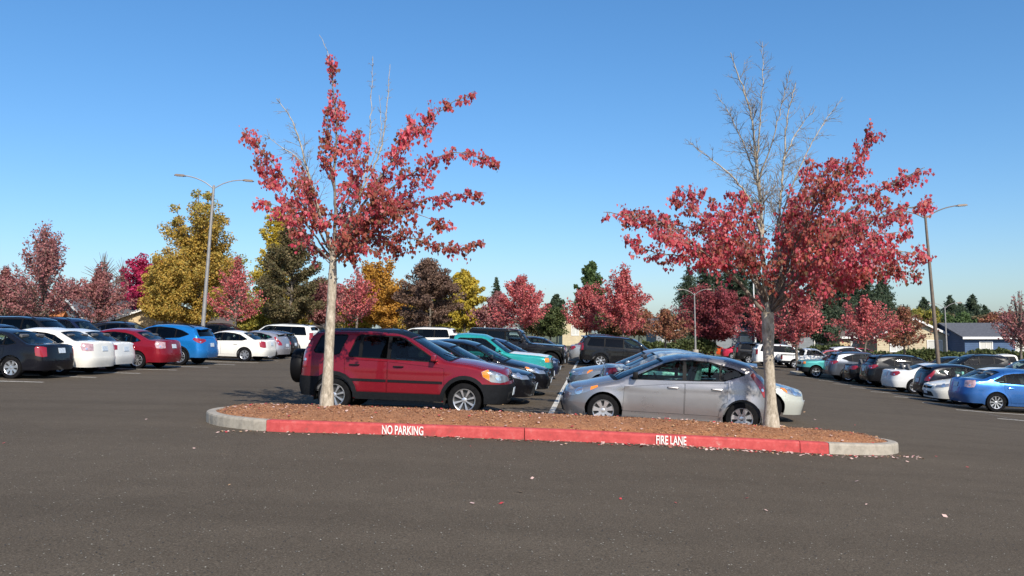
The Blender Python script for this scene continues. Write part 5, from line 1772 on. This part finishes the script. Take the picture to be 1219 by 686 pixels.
# ---- trees behind the cars
LM = {
 'red': [(.38, .07, .08), (.48, .11, .12), (.28, .07, .06), (.55, .16, .16), (.34, .12, .09)],
 'mauve': [(.23, .09, .09), (.33, .12, .13), (.17, .08, .07), (.38, .17, .16), (.25, .13, .10)],
 'magenta': [(.34, .02, .08), (.42, .03, .10), (.26, .02, .06)],
 'ochre': [(.38, .24, .05), (.46, .30, .06), (.28, .20, .045), (.32, .26, .06), (.42, .23, .05)],
 'olive': [(.26, .22, .04), (.34, .27, .05), (.18, .18, .04), (.14, .15, .03)],
 'yellow': [(.48, .36, .05), (.56, .42, .06), (.36, .30, .05)],
 'orange': [(.50, .24, .04), (.58, .32, .05), (.40, .18, .04), (.52, .30, .05)],
 'browngreen': [(.10, .08, .04), (.14, .11, .05), (.09, .09, .04), (.18, .12, .06)],
 'brown': [(.14, .085, .06), (.19, .12, .085), (.11, .07, .05), (.17, .10, .08)],
 'green': [(.07, .11, .04), (.10, .15, .05), (.05, .08, .03)],
 'fir': [(.040, .062, .038), (.055, .080, .048), (.075, .095, .052)],
 'darkred': [(.20, .04, .05), (.28, .06, .07), (.15, .05, .045)],
 'rust': [(.24, .11, .06), (.30, .15, .08), (.18, .09, .05), (.26, .07, .06)],
 'hedge': [(.05, .07, .025), (.08, .10, .035), (.10, .11, .04)],
}
LMAT = {k: leafmat('leaves_' + k, [tuple(min(.85, c * (1.25 if k in ('fir', 'hedge', 'green', 'browngreen', 'brown') else 1.22 if k == 'ochre' else 1.02 if k in ('yellow', 'orange') else 1.28)) for c in q) for q in v], .36) for k, v in LM.items()}

def bg_tree(u, Y, vtop, vbot, wpx, kind, cols, label, group, bare=0.0, seed=None, n=None, name=None):
    seed = seed if seed is not None else int(u * 7 + Y)
    rg = np.random.default_rng(seed)
    x, y, z = at(u, Y)
    H = zpix(vtop, Y) - z; hb = max(.6, zpix(vbot, Y) - z); Wr = wpx / 1000 * Y / 2
    nm = name or {'maple': 'maple_tree', 'round': 'broadleaf_tree', 'oval': 'broadleaf_tree', 'fir': 'fir_tree'}[kind]
    root = empty(nm, (x, y, z), rg.uniform(0, 6.28))
    setp(root, label, 'tree', group)
    cols = cols if isinstance(cols, (list, tuple)) else [cols]
    px = 1 / (1000 / Y)
    specs = [(smoothline([(0, 0, -.1), (rg.normal(0, .05), rg.normal(0, .05), H * .3), (rg.normal(0, .1), rg.normal(0, .1), H * .65), (0, 0, H * .97)], .6), None)]
    tr0 = max(.1, H * .018) * (1.3 if kind == 'round' else 1)
    specs[0] = (specs[0][0], np.linspace(tr0, .02, len(specs[0][0])))
    pts = []
    br = []
    if kind == 'fir':
        nl = int(26 + H * 3)
        for i in range(nl):
            t = (i + rg.random()) / nl
            h = hb + (H - hb) * t
            r = Wr * (1 - t) ** .8 * rg.uniform(.65, 1.15) + .1
            for k in range(5):
                a = rg.uniform(0, 6.283); ln = r * rg.uniform(.6, 1.1)
                e = np.array([math.cos(a) * ln, math.sin(a) * ln, -ln * rg.uniform(.05, .35)])
                br.append(((0, 0, h), tuple(np.array((0, 0, h)) + e * .6)))
                m = max(6, int(ln / px / .30))
                s = rg.random(m) ** .8
                q = np.array((0, 0, h)) + s[:, None] * e + rg.normal(0, 1, (m, 3)) * np.array([.09, .09, .05]) * (ln + .3) 
                pts.append(q)
    else:
        nl = {'maple': 64, 'oval': 90, 'round': 70}[kind]
        ph = rg.uniform(0, 6.28, 3)
        for i in range(nl):
            a = rg.uniform(0, 6.283)
            lob = 1 + .16 * math.sin(2 * a + ph[0]) + .12 * math.sin(3 * a + ph[1])
            if kind == 'maple':
                t = rg.random() ** .85
                hs = hb * .85 + (H - hb) * .50 * t
                he = hb + (H - hb) * (.10 + .9 * t) * rg.uniform(.88, 1.03)
                prof = math.sin(math.pi * min(1, .38 + .62 * t)) ** .9
                r = Wr * max(.06, prof) * rg.uniform(.55, 1.12) * lob
            elif kind == 'oval':
                t = rg.random()
                hs = hb * .9 + (H - hb) * .75 * t
                he = hb + (H - hb) * (.02 + .98 * t)
                r = Wr * (math.sin(math.pi * (.18 + .8 * t)) ** .8) * rg.uniform(.6, 1.02) * lob
            else:
                t = rg.random()
                hs = hb * .9 + (H - hb) * .55 * t
                he = hb + (H - hb) * (.04 + .94 * t) * rg.uniform(.9, 1.03)
                r = Wr * (max(.05, math.sin(math.pi * (.12 + .80 * t))) ** .55) * rg.uniform(.45, 1.0) * lob
            e = np.array([math.cos(a) * r, math.sin(a) * r, he - hs]); st = np.array([0, 0, hs])
            mid = st + e * .5 + np.array([0, 0, -.06 * r if kind == 'maple' else .1 * r])
            br.append((tuple(st), tuple(mid), tuple(st + e)))
            ln = np.linalg.norm(e)
            m = int((n or 60) * (1.7 if kind == 'maple' else 2.7) * rg.uniform(.6, 1.4))
            if kind == 'maple':
                s = .22 + .8 * rg.random(m) ** .8
                sg = (.030 + .055 * (1 - s)) * (ln + .8)
                c = st[None] * (1 - s[:, None]) ** 2 + mid[None] * 2 * s[:, None] * (1 - s[:, None]) + (st + e)[None] * s[:, None] ** 2
                q = c + rg.normal(0, 1, (m, 3)) * sg[:, None] * np.array([1, 1, .9])
            else:
                # clumps at a few stations of the limb
                q = []
                for s in (.35, .55, .75, .95):
                    c = st + e * s; k = m // 3
                    sg = Wr * (.075 if kind == 'oval' else .10) * rg.uniform(.7, 1.3)
                    v = rg.normal(0, 1, (k, 3)); v /= np.linalg.norm(v, axis=1)[:, None]
                    q.append(c + v * (sg * 1.8 * rg.random(k)[:, None] ** .4) * np.array([1, 1, .75]))
                q = np.concatenate(q)
            if bare and (t > 1 - bare) : q = q[:max(1, len(q) // 9)]
            pts.append(q)
    specs += [(np.array([b[0], b[-1]]) if len(b) == 2 else np.array(b), np.linspace(max(.025, tr0 * .30), .012, len(b))) for b in br]
    V, F = tubes(specs[:1], 8)
    mesh_np('trunk', V, F, M['bark'], smooth=True, parent=root)
    V, F = tubes(specs[1:], 4)
    mesh_np('limbs', V, F, M['bark'], parent=root)['kind'] = 'stuff'
    Q = np.concatenate(pts)
    Q = Q[Q[:, 2] > .25]
    sz = max(.13, px * 2.1)
    per = rg.integers(0, len(cols), len(Q)) if len(cols) > 1 else np.zeros(len(Q), int)
    if len(cols) == 2:      # second colour gathers towards the top of the crown
        k = (Q[:, 2] - hb) / (H - hb) + rg.normal(0, .12, len(Q)); per = (k > .88).astype(int)
    for i, c in enumerate(cols):
        q = Q[per == i]
        if len(q): leaves_mesh('crown', q, sz if kind != 'fir' else sz * .95, LMAT[c], root, seed + i, droop=.15 if kind != 'fir' else .3, thin=.42 if kind != 'fir' else .3)['kind'] = 'thing'
    for ch in [o for o in bpy.data.objects if o.parent == root and o.name.startswith('crown')]:
        del ch['kind']
    return root

TG = 'autumn trees behind the parked cars'; TF = 'fir trees on the skyline'; TR = 'red maples standing in the lot'
bg_tree(52, 66, 262, 378, 112, 'maple', 'mauve', 'dark mauve-red maple with a pointed crown at the far left', TG, n=85)
bg_tree(5, 72, 318, 378, 70, 'maple', 'mauve', 'low reddish tree cut by the left edge of the photo', TG)
bg_tree(116, 70, 318, 378, 84, 'maple', 'mauve', 'dusty red maple between the pointed maple and the tan house', TG, n=70)
bg_tree(122, 95, 298, 372, 60, 'oval', ['mauve'], 'pale thin-leaved tree rising behind the dusty red maple', TG, bare=.6, n=30)
bg_tree(146, 100, 306, 370, 50, 'oval', ['mauve'], 'thin greyish-pink tree left of the magenta one', TG, bare=.5, n=34)
bg_tree(178, 84, 303, 368, 64, 'round', 'magenta', 'bright magenta bushy tree beside the big ochre tree', TG, n=80)
bg_tree(234, 76, 217, 384, 106, 'round', ['ochre', 'olive'], 'big ochre tree with a green top behind the left lamp post', TG, n=190)
bg_tree(196, 72, 300, 384, 70, 'round', 'ochre', 'lower ochre tree leaning out left of the big ochre one', TG, n=110)
bg_tree(281, 60, 308, 378, 74, 'maple', 'red', 'small red maple with a pale trunk in front of the ochre tree', TR, n=34)
bg_tree(328, 92, 248, 380, 66, 'oval', 'yellow', 'yellow-topped tree behind the brown-green one', TG, n=80)
bg_tree(346, 74, 268, 384, 100, 'oval', ['browngreen'], 'brown-green cone-shaped tree left of the left island tree', TG, n=110)
bg_tree(387, 78, 330, 384, 60, 'round', 'mauve', 'brownish-red shrubby tree behind the pale trunk of the island tree', TG, n=60)
bg_tree(303, 82, 352, 392, 62, 'round', 'olive', 'yellow-green bushes behind the lone white sedan', TG, n=60, name='bush')
bg_tree(350, 84, 352, 392, 70, 'round', 'yellow', 'yellow bush below the brown-green tree', TG, n=60, name='bush')
bg_tree(424, 62, 316, 380, 68, 'maple', 'red', 'red maple with a pale stake-like trunk right of the left island trunk', TR, n=34)
bg_tree(456, 80, 300, 386, 66, 'round', 'orange', 'bright orange-yellow tree above the red SUV', TG, n=110)
bg_tree(432, 86, 345, 390, 70, 'round', 'yellow', 'yellow bush below the orange tree', TG, n=60, name='bush')
bg_tree(511, 68, 309, 388, 84, 'oval', 'brown', 'dense brown egg-shaped tree right of the orange one', TG, n=100)
bg_tree(553, 84, 322, 388, 56, 'oval', 'yellow', 'yellow tree between the brown tree and the distant fir', TG, n=80)
bg_tree(480, 96, 340, 392, 80, 'round', 'ochre', 'ochre tree filling in behind the brown tree', TG, n=60)
bg_tree(591, 150, 331, 385, 26, 'fir', 'fir', 'lone small fir left of the central red maple', TF)
bg_tree(621, 66, 326, 386, 92, 'maple', 'red', 'central red maple behind the boxy off-roader', TR, n=85)
bg_tree(592, 80, 345, 390, 60, 'maple', 'mauve', 'dull red tree left of the central red maple', TG)
bg_tree(663, 130, 351, 392, 26, 'oval', 'fir', 'small dark green tree between two red maples', TG)
bg_tree(655, 100, 365, 398, 50, 'round', 'hedge', 'dark bush behind the black off-roader', TG, n=50, name='bush')
bg_tree(703, 118, 311, 392, 40, 'oval', 'green', 'tall green tree between the two central red maples', TG, n=100)
bg_tree(698, 72, 336, 392, 62, 'maple', 'red', 'red maple with a leaning left limb right of the white line', TR, n=55)
bg_tree(742, 68, 314, 394, 88, 'maple', 'red', 'tall red maple right of the green tree', TR, n=95)
bg_tree(792, 74, 366, 404, 66, 'maple', 'rust', 'small rusty half-bare tree left of the middle lamp post', TG, n=40)
bg_tree(850, 92, 336, 402, 84, 'round', 'darkred', 'wide dark red tree behind the middle lamp post', TG, n=100)
bg_tree(906, 72, 348, 402, 56, 'maple', 'red', 'red maple just left of the right island trunk', TR, n=45)
bg_tree(948, 57, 334, 410, 78, 'maple', 'red', 'red maple on the tan island behind the right island tree', TR, n=60)
bg_tree(1030, 62, 352, 408, 96, 'maple', 'red', 'red maple with a bare leader above the grey SUV', TR, n=50)
bg_tree(1076, 64, 366, 408, 70, 'maple', 'rust', 'rusty red tree in front of the beige house', TR, n=50)
bg_tree(1213, 62, 345, 412, 66, 'maple', ['mauve'], 'half-bare red tree at the right edge in front of the blue house', TR, n=50, bare=.35)
for i, (u, v, w_, Y, lb) in enumerate([
    (820, 318, 60, 108, 'dark fir at the left end of the group behind the right island tree'),
    (852, 322, 66, 114, 'wide dark fir low in the group behind the dark red tree'),
    (884, 305, 64, 116, 'wide dark fir left of the right island trunk'),
    (925, 322, 60, 116, 'wide dark fir right of the right island trunk'),
    (985, 335, 60, 110, 'wide dark fir left of the grey SUV maple'),
    (1018, 332, 62, 116, 'wide dark fir behind the bare maple leader'),
    (1046, 338, 54, 114, 'wide dark fir left of the beige house'),
    (1112, 364, 50, 150, 'low wide fir behind the right lamp post'),
    (1145, 366, 60, 156, 'low wide fir behind the blue house'),
    (1170, 370, 50, 160, 'low wide fir right behind the blue house roof'),
    (1000, 322, 62, 112, 'tall wide fir between the tan island maple and the bare-leader maple'),
    (1052, 330, 56, 122, 'tall fir whose top shows left of the right lamp post'),
    (838, 300, 46, 112, 'tall dark fir left in the group behind the right island tree'),
    (868, 290, 52, 118, 'tallest dark fir behind the bare limb of the right island tree'),
    (900, 315, 46, 110, 'dark fir right behind the right island trunk'),
    (1003, 328, 44, 105, 'dark fir right of the tan island maple'),
    (1032, 318, 48, 112, 'broad dark fir over the red maple with the bare leader'),
    (1055, 342, 34, 118, 'small dark fir right of the broad one'),
    (1100, 354, 26, 160, 'fir tip over the beige house'),
    (1131, 352, 26, 165, 'fir right of the right lamp post'),
    (1143, 360, 22, 170, 'short fir beside the skyline fir'),
    (1158, 351, 30, 165, 'pointed fir above the blue house roof'),
    (1172, 364, 22, 168, 'last short fir in the skyline row')]):
    bg_tree(u, Y, v, 402, w_ * (2.1 if Y > 140 else 1.25), 'fir', 'fir', lb, TF)
bg_tree(975, 96, 345, 405, 60, 'round', 'fir', 'dark broad tree between the firs on the right', TG, n=90)
bg_tree(920, 105, 330, 405, 60, 'round', 'fir', 'dark broad tree behind the right island trunk', TG, n=90)
bg_tree(1080, 130, 366, 408, 60, 'round', 'olive', 'olive tree behind the beige house', TG, n=60)
bg_tree(1120, 150, 372, 408, 60, 'round', 'browngreen', 'dull green tree between the two houses', TG, n=60)
bg_tree(1192, 120, 371, 404, 56, 'round', 'rust', 'brown tree behind the blue house', TG, n=60)
bg_tree(1150, 140, 374, 405, 60, 'round', 'fir', 'dark tree behind the blue house roof', TG, n=60)
bg_tree(806, 120, 384, 410, 70, 'round', 'hedge', 'green bushes behind the middle lamp post', TG, n=60, name='bush')
bg_tree(1230, 130, 366, 405, 60, 'round', 'browngreen', 'brown-green tree past the right edge', TG, n=60)
# fill-in trees far behind, left
for i, (u, v, w_, c, lb) in enumerate([
    (20, 335, 90, 'brown', 'far brown tree behind the left edge maples'), (90, 330, 80, 'mauve', 'far mauve tree behind the dusty red maple'),
    (270, 300, 90, 'olive', 'far olive tree right of the big ochre tree'), (390, 330, 80, 'browngreen', 'far brown-green tree behind the left island trunk'),
    (530, 350, 80, 'olive', 'far olive tree behind the brown egg-shaped tree'), (640, 362, 60, 'browngreen', 'far dull tree behind the central red maple'),
    (760, 368, 70, 'rust', 'far rusty tree right of the tall red maple'), (730, 372, 60, 'browngreen', 'far dull tree behind the tall red maple'),
    (575, 368, 60, 'rust', 'far rusty tree below the lone fir')]):
    bg_tree(u, 125 + i * 3, v, 396, w_, 'round', c, lb, TG, n=70)

for i, (u, v, w_, c, lb) in enumerate([
    (1062, 362, 60, 'browngreen', 'low dull green tree left of the beige house roof'), (1100, 368, 60, 'olive', 'low olive tree right behind the beige house'),
    (1136, 372, 64, 'green', 'low green tree in the gap between the houses'), (1178, 374, 60, 'browngreen', 'low brown-green tree over the blue roof'),
    (1210, 372, 60, 'rust', 'low brown tree over the right end of the blue roof'), (1040, 366, 70, 'olive', 'low olive tree behind the bare-leader maple'),
    (880, 350, 80, 'browngreen', 'dull tree filling in behind the right island trunk'), (960, 356, 80, 'browngreen', 'dull tree filling in behind the tan island maple')]):
    bg_tree(u, 122 + i * 2.5, v, 406, w_, 'round', c, lb, TG, n=60)
# ------------------------------------------------------------------ lamp posts
M['pole'] = simple('galvanised_pole', (.27, .26, .25), .5, .3, var=.12, vs=6)
M['polebrown'] = simple('brown_pole', (.16, .12, .09), .5, .2, var=.15, vs=6)
M['polewhite'] = simple('white_pole', (.62, .62, .60), .5)
M['lens'] = simple('lamp_glass', (.6, .6, .58), .2)
def lamp(u, Y, vtop, mat, label, arm=1.9, lean=0.0, arms=(-1, 1), rise=.45, r=.1, yaw=0):
    x, y, z = at(u, Y)
    H = zpix(vtop, Y) - z
    root = empty('lamp_post', (x, y, z), R(yaw))
    setp(root, label, 'lamp post', 'lamp posts of the parking lot')
    root.rotation_euler = (0, R(lean), R(yaw))
    mb = MB(); mb.lathe([(.0001, -.2), (.3, -.2), (.3, .7), (.28, .74), (.0001, .74)], 20, axis='z'); mb.build('footing', M['concrete'], root, smooth=True)
    mb = MB(); mb.tube([(0, 0, .7), (0, 0, H * .5), (0, 0, H)], [r, r * .8, r * .55], 14); mb.build('pole', mat, root, smooth=True)
    for s in arms:
        mb = MB()
        pts = [(0, 0, H - .15), (s * arm * .3, 0, H + rise * .35), (s * arm * .65, 0, H + rise * .8), (s * arm, 0, H + rise)]
        mb.tube(smoothline(pts, .2), .03, 7)
        a = mb.build('arm', mat, root, smooth=True)
        mb = MB()
        mb.box((s * (arm + .28), 0, H + rise), (.62, .26, .09), top=.7)
        h = mb.build('luminaire', M['polebrown'], a, bevel=.02)
        mb = MB(); mb.box((s * (arm + .3), 0, H + rise - .055), (.4, .2, .02)); mb.build('lens', M['lens'], a)
    mb = MB(); mb.tube([(0, 0, H), (0, 0, H + .06)], [r * .6, r * .3], 10); mb.build('cap', mat, root)
    return root
lamp(240, 45, 220, M['pole'], 'tall grey two-armed lamp post at the left behind the bright blue SUV', lean=3.2, arm=1.5, yaw=8, r=.115)
lamp(1117, 47, 256, M['polebrown'], 'tall brown two-armed lamp post at the right above the black SUV', lean=-3.4, arm=1.7, yaw=-8, r=.12)
lamp(827.5, 84, 350, M['pole'], 'grey two-armed lamp post left of the right island tree, far back', lean=-.5, arm=1.2, r=.10)
lamp(899, 80, 333, M['polewhite'], 'pale lamp post just left of the right island trunk', lean=-1.0, arm=1.0, arms=(1,), r=.10)
lamp(945, 92, 355, M['pole'], 'thin grey lamp post above the tan island', lean=-1, arm=1.2, arms=(1,), r=.1)
lamp(1126, 88, 366, M['pole'], 'thin grey lamp post in front of the beige house, right of the tall brown one', lean=-1, arm=1.2, arms=(-1, 1), r=.1)
lamp(577, 88, 366, M['polewhite'], 'short pale lamp post left of the central red maple', lean=0, arm=1.0, arms=(1,), r=.09)

# ------------------------------------------------------------------ houses
def siding(name, col):
    m, nt, bs = newmat(name)
    tc = N(nt, 'ShaderNodeTexCoord'); wv = N(nt, 'ShaderNodeTexWave', wave_type='BANDS', bands_direction='Z'); wv.inputs['Scale'].default_value = 1.6
    nt.links.new(tc.outputs['Object'], wv.inputs[0]); n = noise(nt, 1.5, 4)
    r = ramp(nt, n.outputs[0], [(.3, tuple(c * .85 for c in col)), (.7, tuple(c * 1.1 for c in col))])
    nt.links.new(r.outputs[0], bs.inputs['Base Color']); bs.inputs['Roughness'].default_value = .8
    bump(nt, bs, wv.outputs[1], .4, .02)
    return m
M['beige'] = siding('beige_siding', (.50, .42, .28)); M['tan'] = siding('tan_siding', (.52, .40, .24)); M['blue'] = siding('blue_siding', (.055, .10, .19)); M['greyw'] = siding('grey_siding', (.20, .22, .24))
M['pinky'] = siding('buff_siding', (.5, .42, .33))
M['shingle'] = simple('dark_shingle', (.085, .088, .10), .9, var=.3, vs=5, bmp=.4)
M['shinglebr'] = simple('brown_shingle', (.11, .085, .07), .9, var=.3, vs=5, bmp=.4)
M['trimw'] = simple('white_trim', (.74, .73, .70), .6)
M['wglass'] = simple('house_window', (.05, .06, .07), .08, 0, .5, var=.3, vs=1)
M['blind'] = simple('window_blind', (.5, .5, .46), .6)
def house(x, y, w_, d, he, hr, gable, wall, roof, label, wins=(), rz=0, base=None, over=.45, chimney=False):
    """gable 'front': the gable end faces the camera side"""
    z = base if base is not None else gz(x, y)
    root = empty('house', (x, y, z), R(rz))
    setp(root, label, 'house', 'houses beyond the lot')
    hw_, hd = w_ / 2, d / 2
    mb = MB()
    if gable == 'front':
        V = [(-hw_, -hd, 0), (hw_, -hd, 0), (hw_, -hd, he), (0, -hd, hr), (-hw_, -hd, he)]
        V += [(a, hd, c) for a, b, c in V]
        mb.add(V, [(0, 1, 2, 3, 4), (9, 8, 7, 6, 5), (0, 5, 6, 1), (1, 6, 7, 2), (0, 4, 9, 5)])
    else:
        V = [(-hw_, -hd, 0), (-hw_, hd, 0), (-hw_, hd, he), (-hw_, 0, hr), (-hw_, -hd, he)]
        V += [(hw_, b, c) for a, b, c in V]
        mb.add(V, [(4, 3, 2, 1, 0), (5, 6, 7, 8, 9), (0, 5, 9, 4), (1, 2, 7, 6), (0, 1, 6, 5)])
    mb.build('wall', wall, root)
    t = .16
    for s in (-1, 1):
        mb = MB()
        if gable == 'front':
            sl = (hr - he) / hw_
            a = (0, hr + .03); b = (s * (hw_ + over), he - sl * over + .03)
            V = [(a[0], -hd - over, a[1]), (b[0], -hd - over, b[1]), (b[0], hd + over, b[1]), (a[0], hd + over, a[1])]
        else:
            sl = (hr - he) / hd
            a = (0, hr + .03); b = (s * (hd + over), he - sl * over + .03)
            V = [(-hw_ - over, a[0], a[1]), (-hw_ - over, b[0], b[1]), (hw_ + over, b[0], b[1]), (hw_ + over, a[0], a[1])]
        V += [(p[0], p[1], p[2] + t) for p in V]
        mb.add(V, [(0, 1, 2, 3), (4, 7, 6, 5), (0, 4, 5, 1), (1, 5, 6, 2), (2, 6, 7, 3), (3, 7, 4, 0)])
        ro = mb.build('roof', roof, root)
        # fascia boards
        mb = MB()
        if gable == 'front':
            y0 = -hd - over - .03
            V = [(a[0], y0, a[1] - .06), (b[0], y0, b[1] - .06), (b[0], y0, b[1] + t + .03), (a[0], y0, a[1] + t + .03)]
            V += [(p[0], p[1] + .03, p[2]) for p in V]
            mb.add(V, [(0, 1, 2, 3), (4, 7, 6, 5), (0, 4, 5, 1), (2, 6, 7, 3)])
        else:
            mb.box((0, b[0] + s * .03, b[1] + .06), (w_ + 2 * over, .05, .24))
        mb.build('fascia', M['trimw'], ro)
    for (wx, wz, ww, wh) in wins:
        yf = -hd
        mb = MB()
        f_ = .09
        for bx_ in ((wx, wz - wh / 2 - f_ / 2, ww + 2 * f_, f_), (wx, wz + wh / 2 + f_ / 2, ww + 2 * f_, f_)): mb.box((bx_[0], yf - .03, bx_[1]), (bx_[2], .1, bx_[3]))
        for sx in (-1, 1): mb.box((wx + sx * (ww / 2 + f_ / 2), yf - .03, wz), (f_, .1, wh))
        mb.box((wx, yf - .02, wz), (.05, .06, wh))
        wn = mb.build('window', M['trimw'], root)
        for sx in (-1, 1):
            mb = MB(); mb.box((wx + sx * ww / 4, yf - .012, wz), (ww / 2 - .05, .02, wh)); mb.build('pane', M['wglass'] if ww > 2.4 else M['blind'], wn)
    if chimney:
        mb = MB(); mb.tube([(w_ * .1, 0, hr - .6), (w_ * .1, 0, hr + .9)], .12, 8); mb.build('flue', M['trimw'], root)
    return root
def hx(u, Y): return (u - 609.5) / 1000 * Y
house(hx(1096, 92), 97, 7.6, 9, 2.6, 4.5, 'front', M['beige'], M['shinglebr'], 'beige house with a white-edged gable behind the right lamp post', [(2.2, 1.6, 1.4, 1.1), (-1.8, 1.5, 1.2, 1.0)], rz=-8)
house(hx(1060, 96), 104, 9, 9, 2.5, 3.9, 'side', M['tan'], M['shinglebr'], 'tan house partly hidden left of the beige gable', [(-2.5, 1.5, 1.3, 1.1), (1.5, 1.5, 1.3, 1.1)])
house(hx(1222, 88), 93, 12.6, 9, 2.55, 3.95, 'side', M['blue'], M['shingle'], 'blue house with a dark roof and white-framed windows at the right', [(-4.1, 1.55, 1.25, 1.05), (-.4, 1.55, 1.1, 1.05), (3.6, 1.55, 1.3, 1.05)])
house(hx(1000, 100), 108, 9, 8, 3.0, 4.2, 'side', M['greyw'], M['shingle'], 'grey house in the shade below the firs on the right', [(-5, 1.6, 1.3, 1.1), (-1, 1.6, 1.3, 1.1), (4, 1.6, 1.3, 1.1)])
house(hx(850, 104), 112, 13, 8, 3.0, 4.4, 'side', M['greyw'], M['shingle'], 'dark grey house behind the dark red tree', [(-5, 1.6, 1.3, 1.1), (0, 1.6, 1.3, 1.1), (5, 1.6, 1.3, 1.1)])
house(hx(150, 72), 79, 7.2, 9, 2.2, 3.65, 'front', M['tan'], M['shingle'], 'tan house with a white-edged gable left of the ochre tree', [(0, 1.5, 1.5, 1.0)], rz=28, chimney=True)
house(hx(95, 78), 84, 6.0, 8, 2.1, 3.9, 'front', M['greyw'], M['shingle'], 'dark-roofed house behind the wooden play tower', [(0, 1.4, 1.3, 1.0)], rz=-35)
house(hx(290, 92), 98, 12, 8, 1.6, 2.5, 'side', M['tan'], M['shinglebr'], 'low buff house behind the yellow-green bushes', [(-2, 1.1, 1.3, .8), (3, 1.1, 1.3, .8)])
house(hx(345, 96), 101, 4, 8, 1.8, 3.1, 'front', M['greyw'], M['shinglebr'], 'small grey gable beyond the white SUV', [(0, 1.2, 1.2, .8)])
house(hx(686, 104), 110, 3.2, 8, 3.3, 3.9, 'front', M['beige'], M['shinglebr'], 'narrow pale yellow building beyond the centre rows', [(0, 1.9, .8, 1.1)])

# ------------------------------------------------------------------ hedges, play tower, small things
def hedge(u0, u1, Y, h, label, n=5200):
    rg = np.random.default_rng(int(u0))
    x0, x1 = hx(u0, Y), hx(u1, Y)
    root = empty('hedge', ((x0 + x1) / 2, Y, gz((x0 + x1) / 2, Y)))
    setp(root, label, 'hedge', 'clipped hedges')
    L = x1 - x0
    P = np.c_[rg.uniform(-L / 2, L / 2, n), rg.uniform(-.7, .7, n), rg.random(n) ** .6 * h]
    P[:, 2] *= 1 + .18 * np.sin(P[:, 0] * .9) + .10 * np.sin(P[:, 0] * 2.7 + 1)
    P[:, 2] += .1
    leaves_mesh('foliage', P, .24, LMAT['hedge'], root, 5, droop=.1, thin=.5)
    V, F = tubes([(np.array([(x, 0, -.1), (x + .1, 0, h * .7)]), np.array([.05, .02])) for x in np.arange(-L / 2, L / 2, .9)], 5)
    mesh_np('stems', V, F, M['bark'], parent=root)['kind'] = 'stuff'
hedge(1030, 1290, 82, 1.1, 'long green hedge in front of the beige and blue houses', 9000)
hedge(765, 850, 92, 1.3, 'green hedge left of the far orange coupe', 3500)
hedge(905, 1030, 90, 1.3, 'dark hedge behind the far white vehicles', 4500)

M['orangewood'] = simple('orange_wood', (.38, .14, .05), .7, var=.25, vs=5)
root = empty('play_tower', (hx(70, 66), 66, gz(hx(70, 66), 66)))
root.scale = (.66, .66, .86)
setp(root, 'small orange wooden play tower under the mauve maple at the left', 'play tower')
for sx in (-1, 1):
    for sy in (-1, 1):
        mb = MB(); mb.box((sx * .62, sy * .62, 1.15), (.11, .11, 2.3)); mb.build('post', M['orangewood'], root)
mb = MB(); mb.box((0, 0, 1.25), (1.4, 1.4, .08)); mb.build('deck', M['orangewood'], root)
for k in range(5):
    mb = MB(); mb.box((-.5 + .25 * k, -.66, 1.55), (.12, .03, .5)); mb.build('slat', M['orangewood'], root)
for s in (-1, 1):
    mb = MB()
    V = [(-.85, 0, 2.95), (.85, 0, 2.95), (.85, s * .85, 2.3), (-.85, s * .85, 2.3)]; V += [(a, b, c + .06) for a, b, c in V]
    mb.add(V, [(0, 1, 2, 3), (4, 7, 6, 5), (0, 4, 5, 1), (1, 5, 6, 2), (2, 6, 7, 3), (3, 7, 4, 0)]); mb.build('roof', M['orangewood'], root)
mb = MB()
V = [(.66, -.25, 1.25), (.66, .25, 1.25), (2.3, .25, .2), (2.3, -.25, .2)]; V += [(a, b, c + .05) for a, b, c in V]
mb.add(V, [(0, 1, 2, 3), (4, 7, 6, 5), (0, 4, 5, 1), (1, 5, 6, 2), (2, 6, 7, 3), (3, 7, 4, 0)]); mb.build('slide', M['orangewood'], root)

x, y, z = at(818, 92)
root = empty('traffic_cone', (x, y, z)); setp(root, 'tiny orange cone on the verge left of the orange coupe', 'traffic cone')
mb = MB(); mb.box((0, 0, .03), (.5, .5, .05)); mb.build('base', M['orangewood'], root)
M['coneor'] = simple('cone_orange', (.75, .14, .03), .5)
mb = MB(); mb.lathe([(.19, .05), (.05, 1.1), (.0001, 1.1)], 16, axis='z'); mb.build('cone', M['coneor'], root, smooth=True)
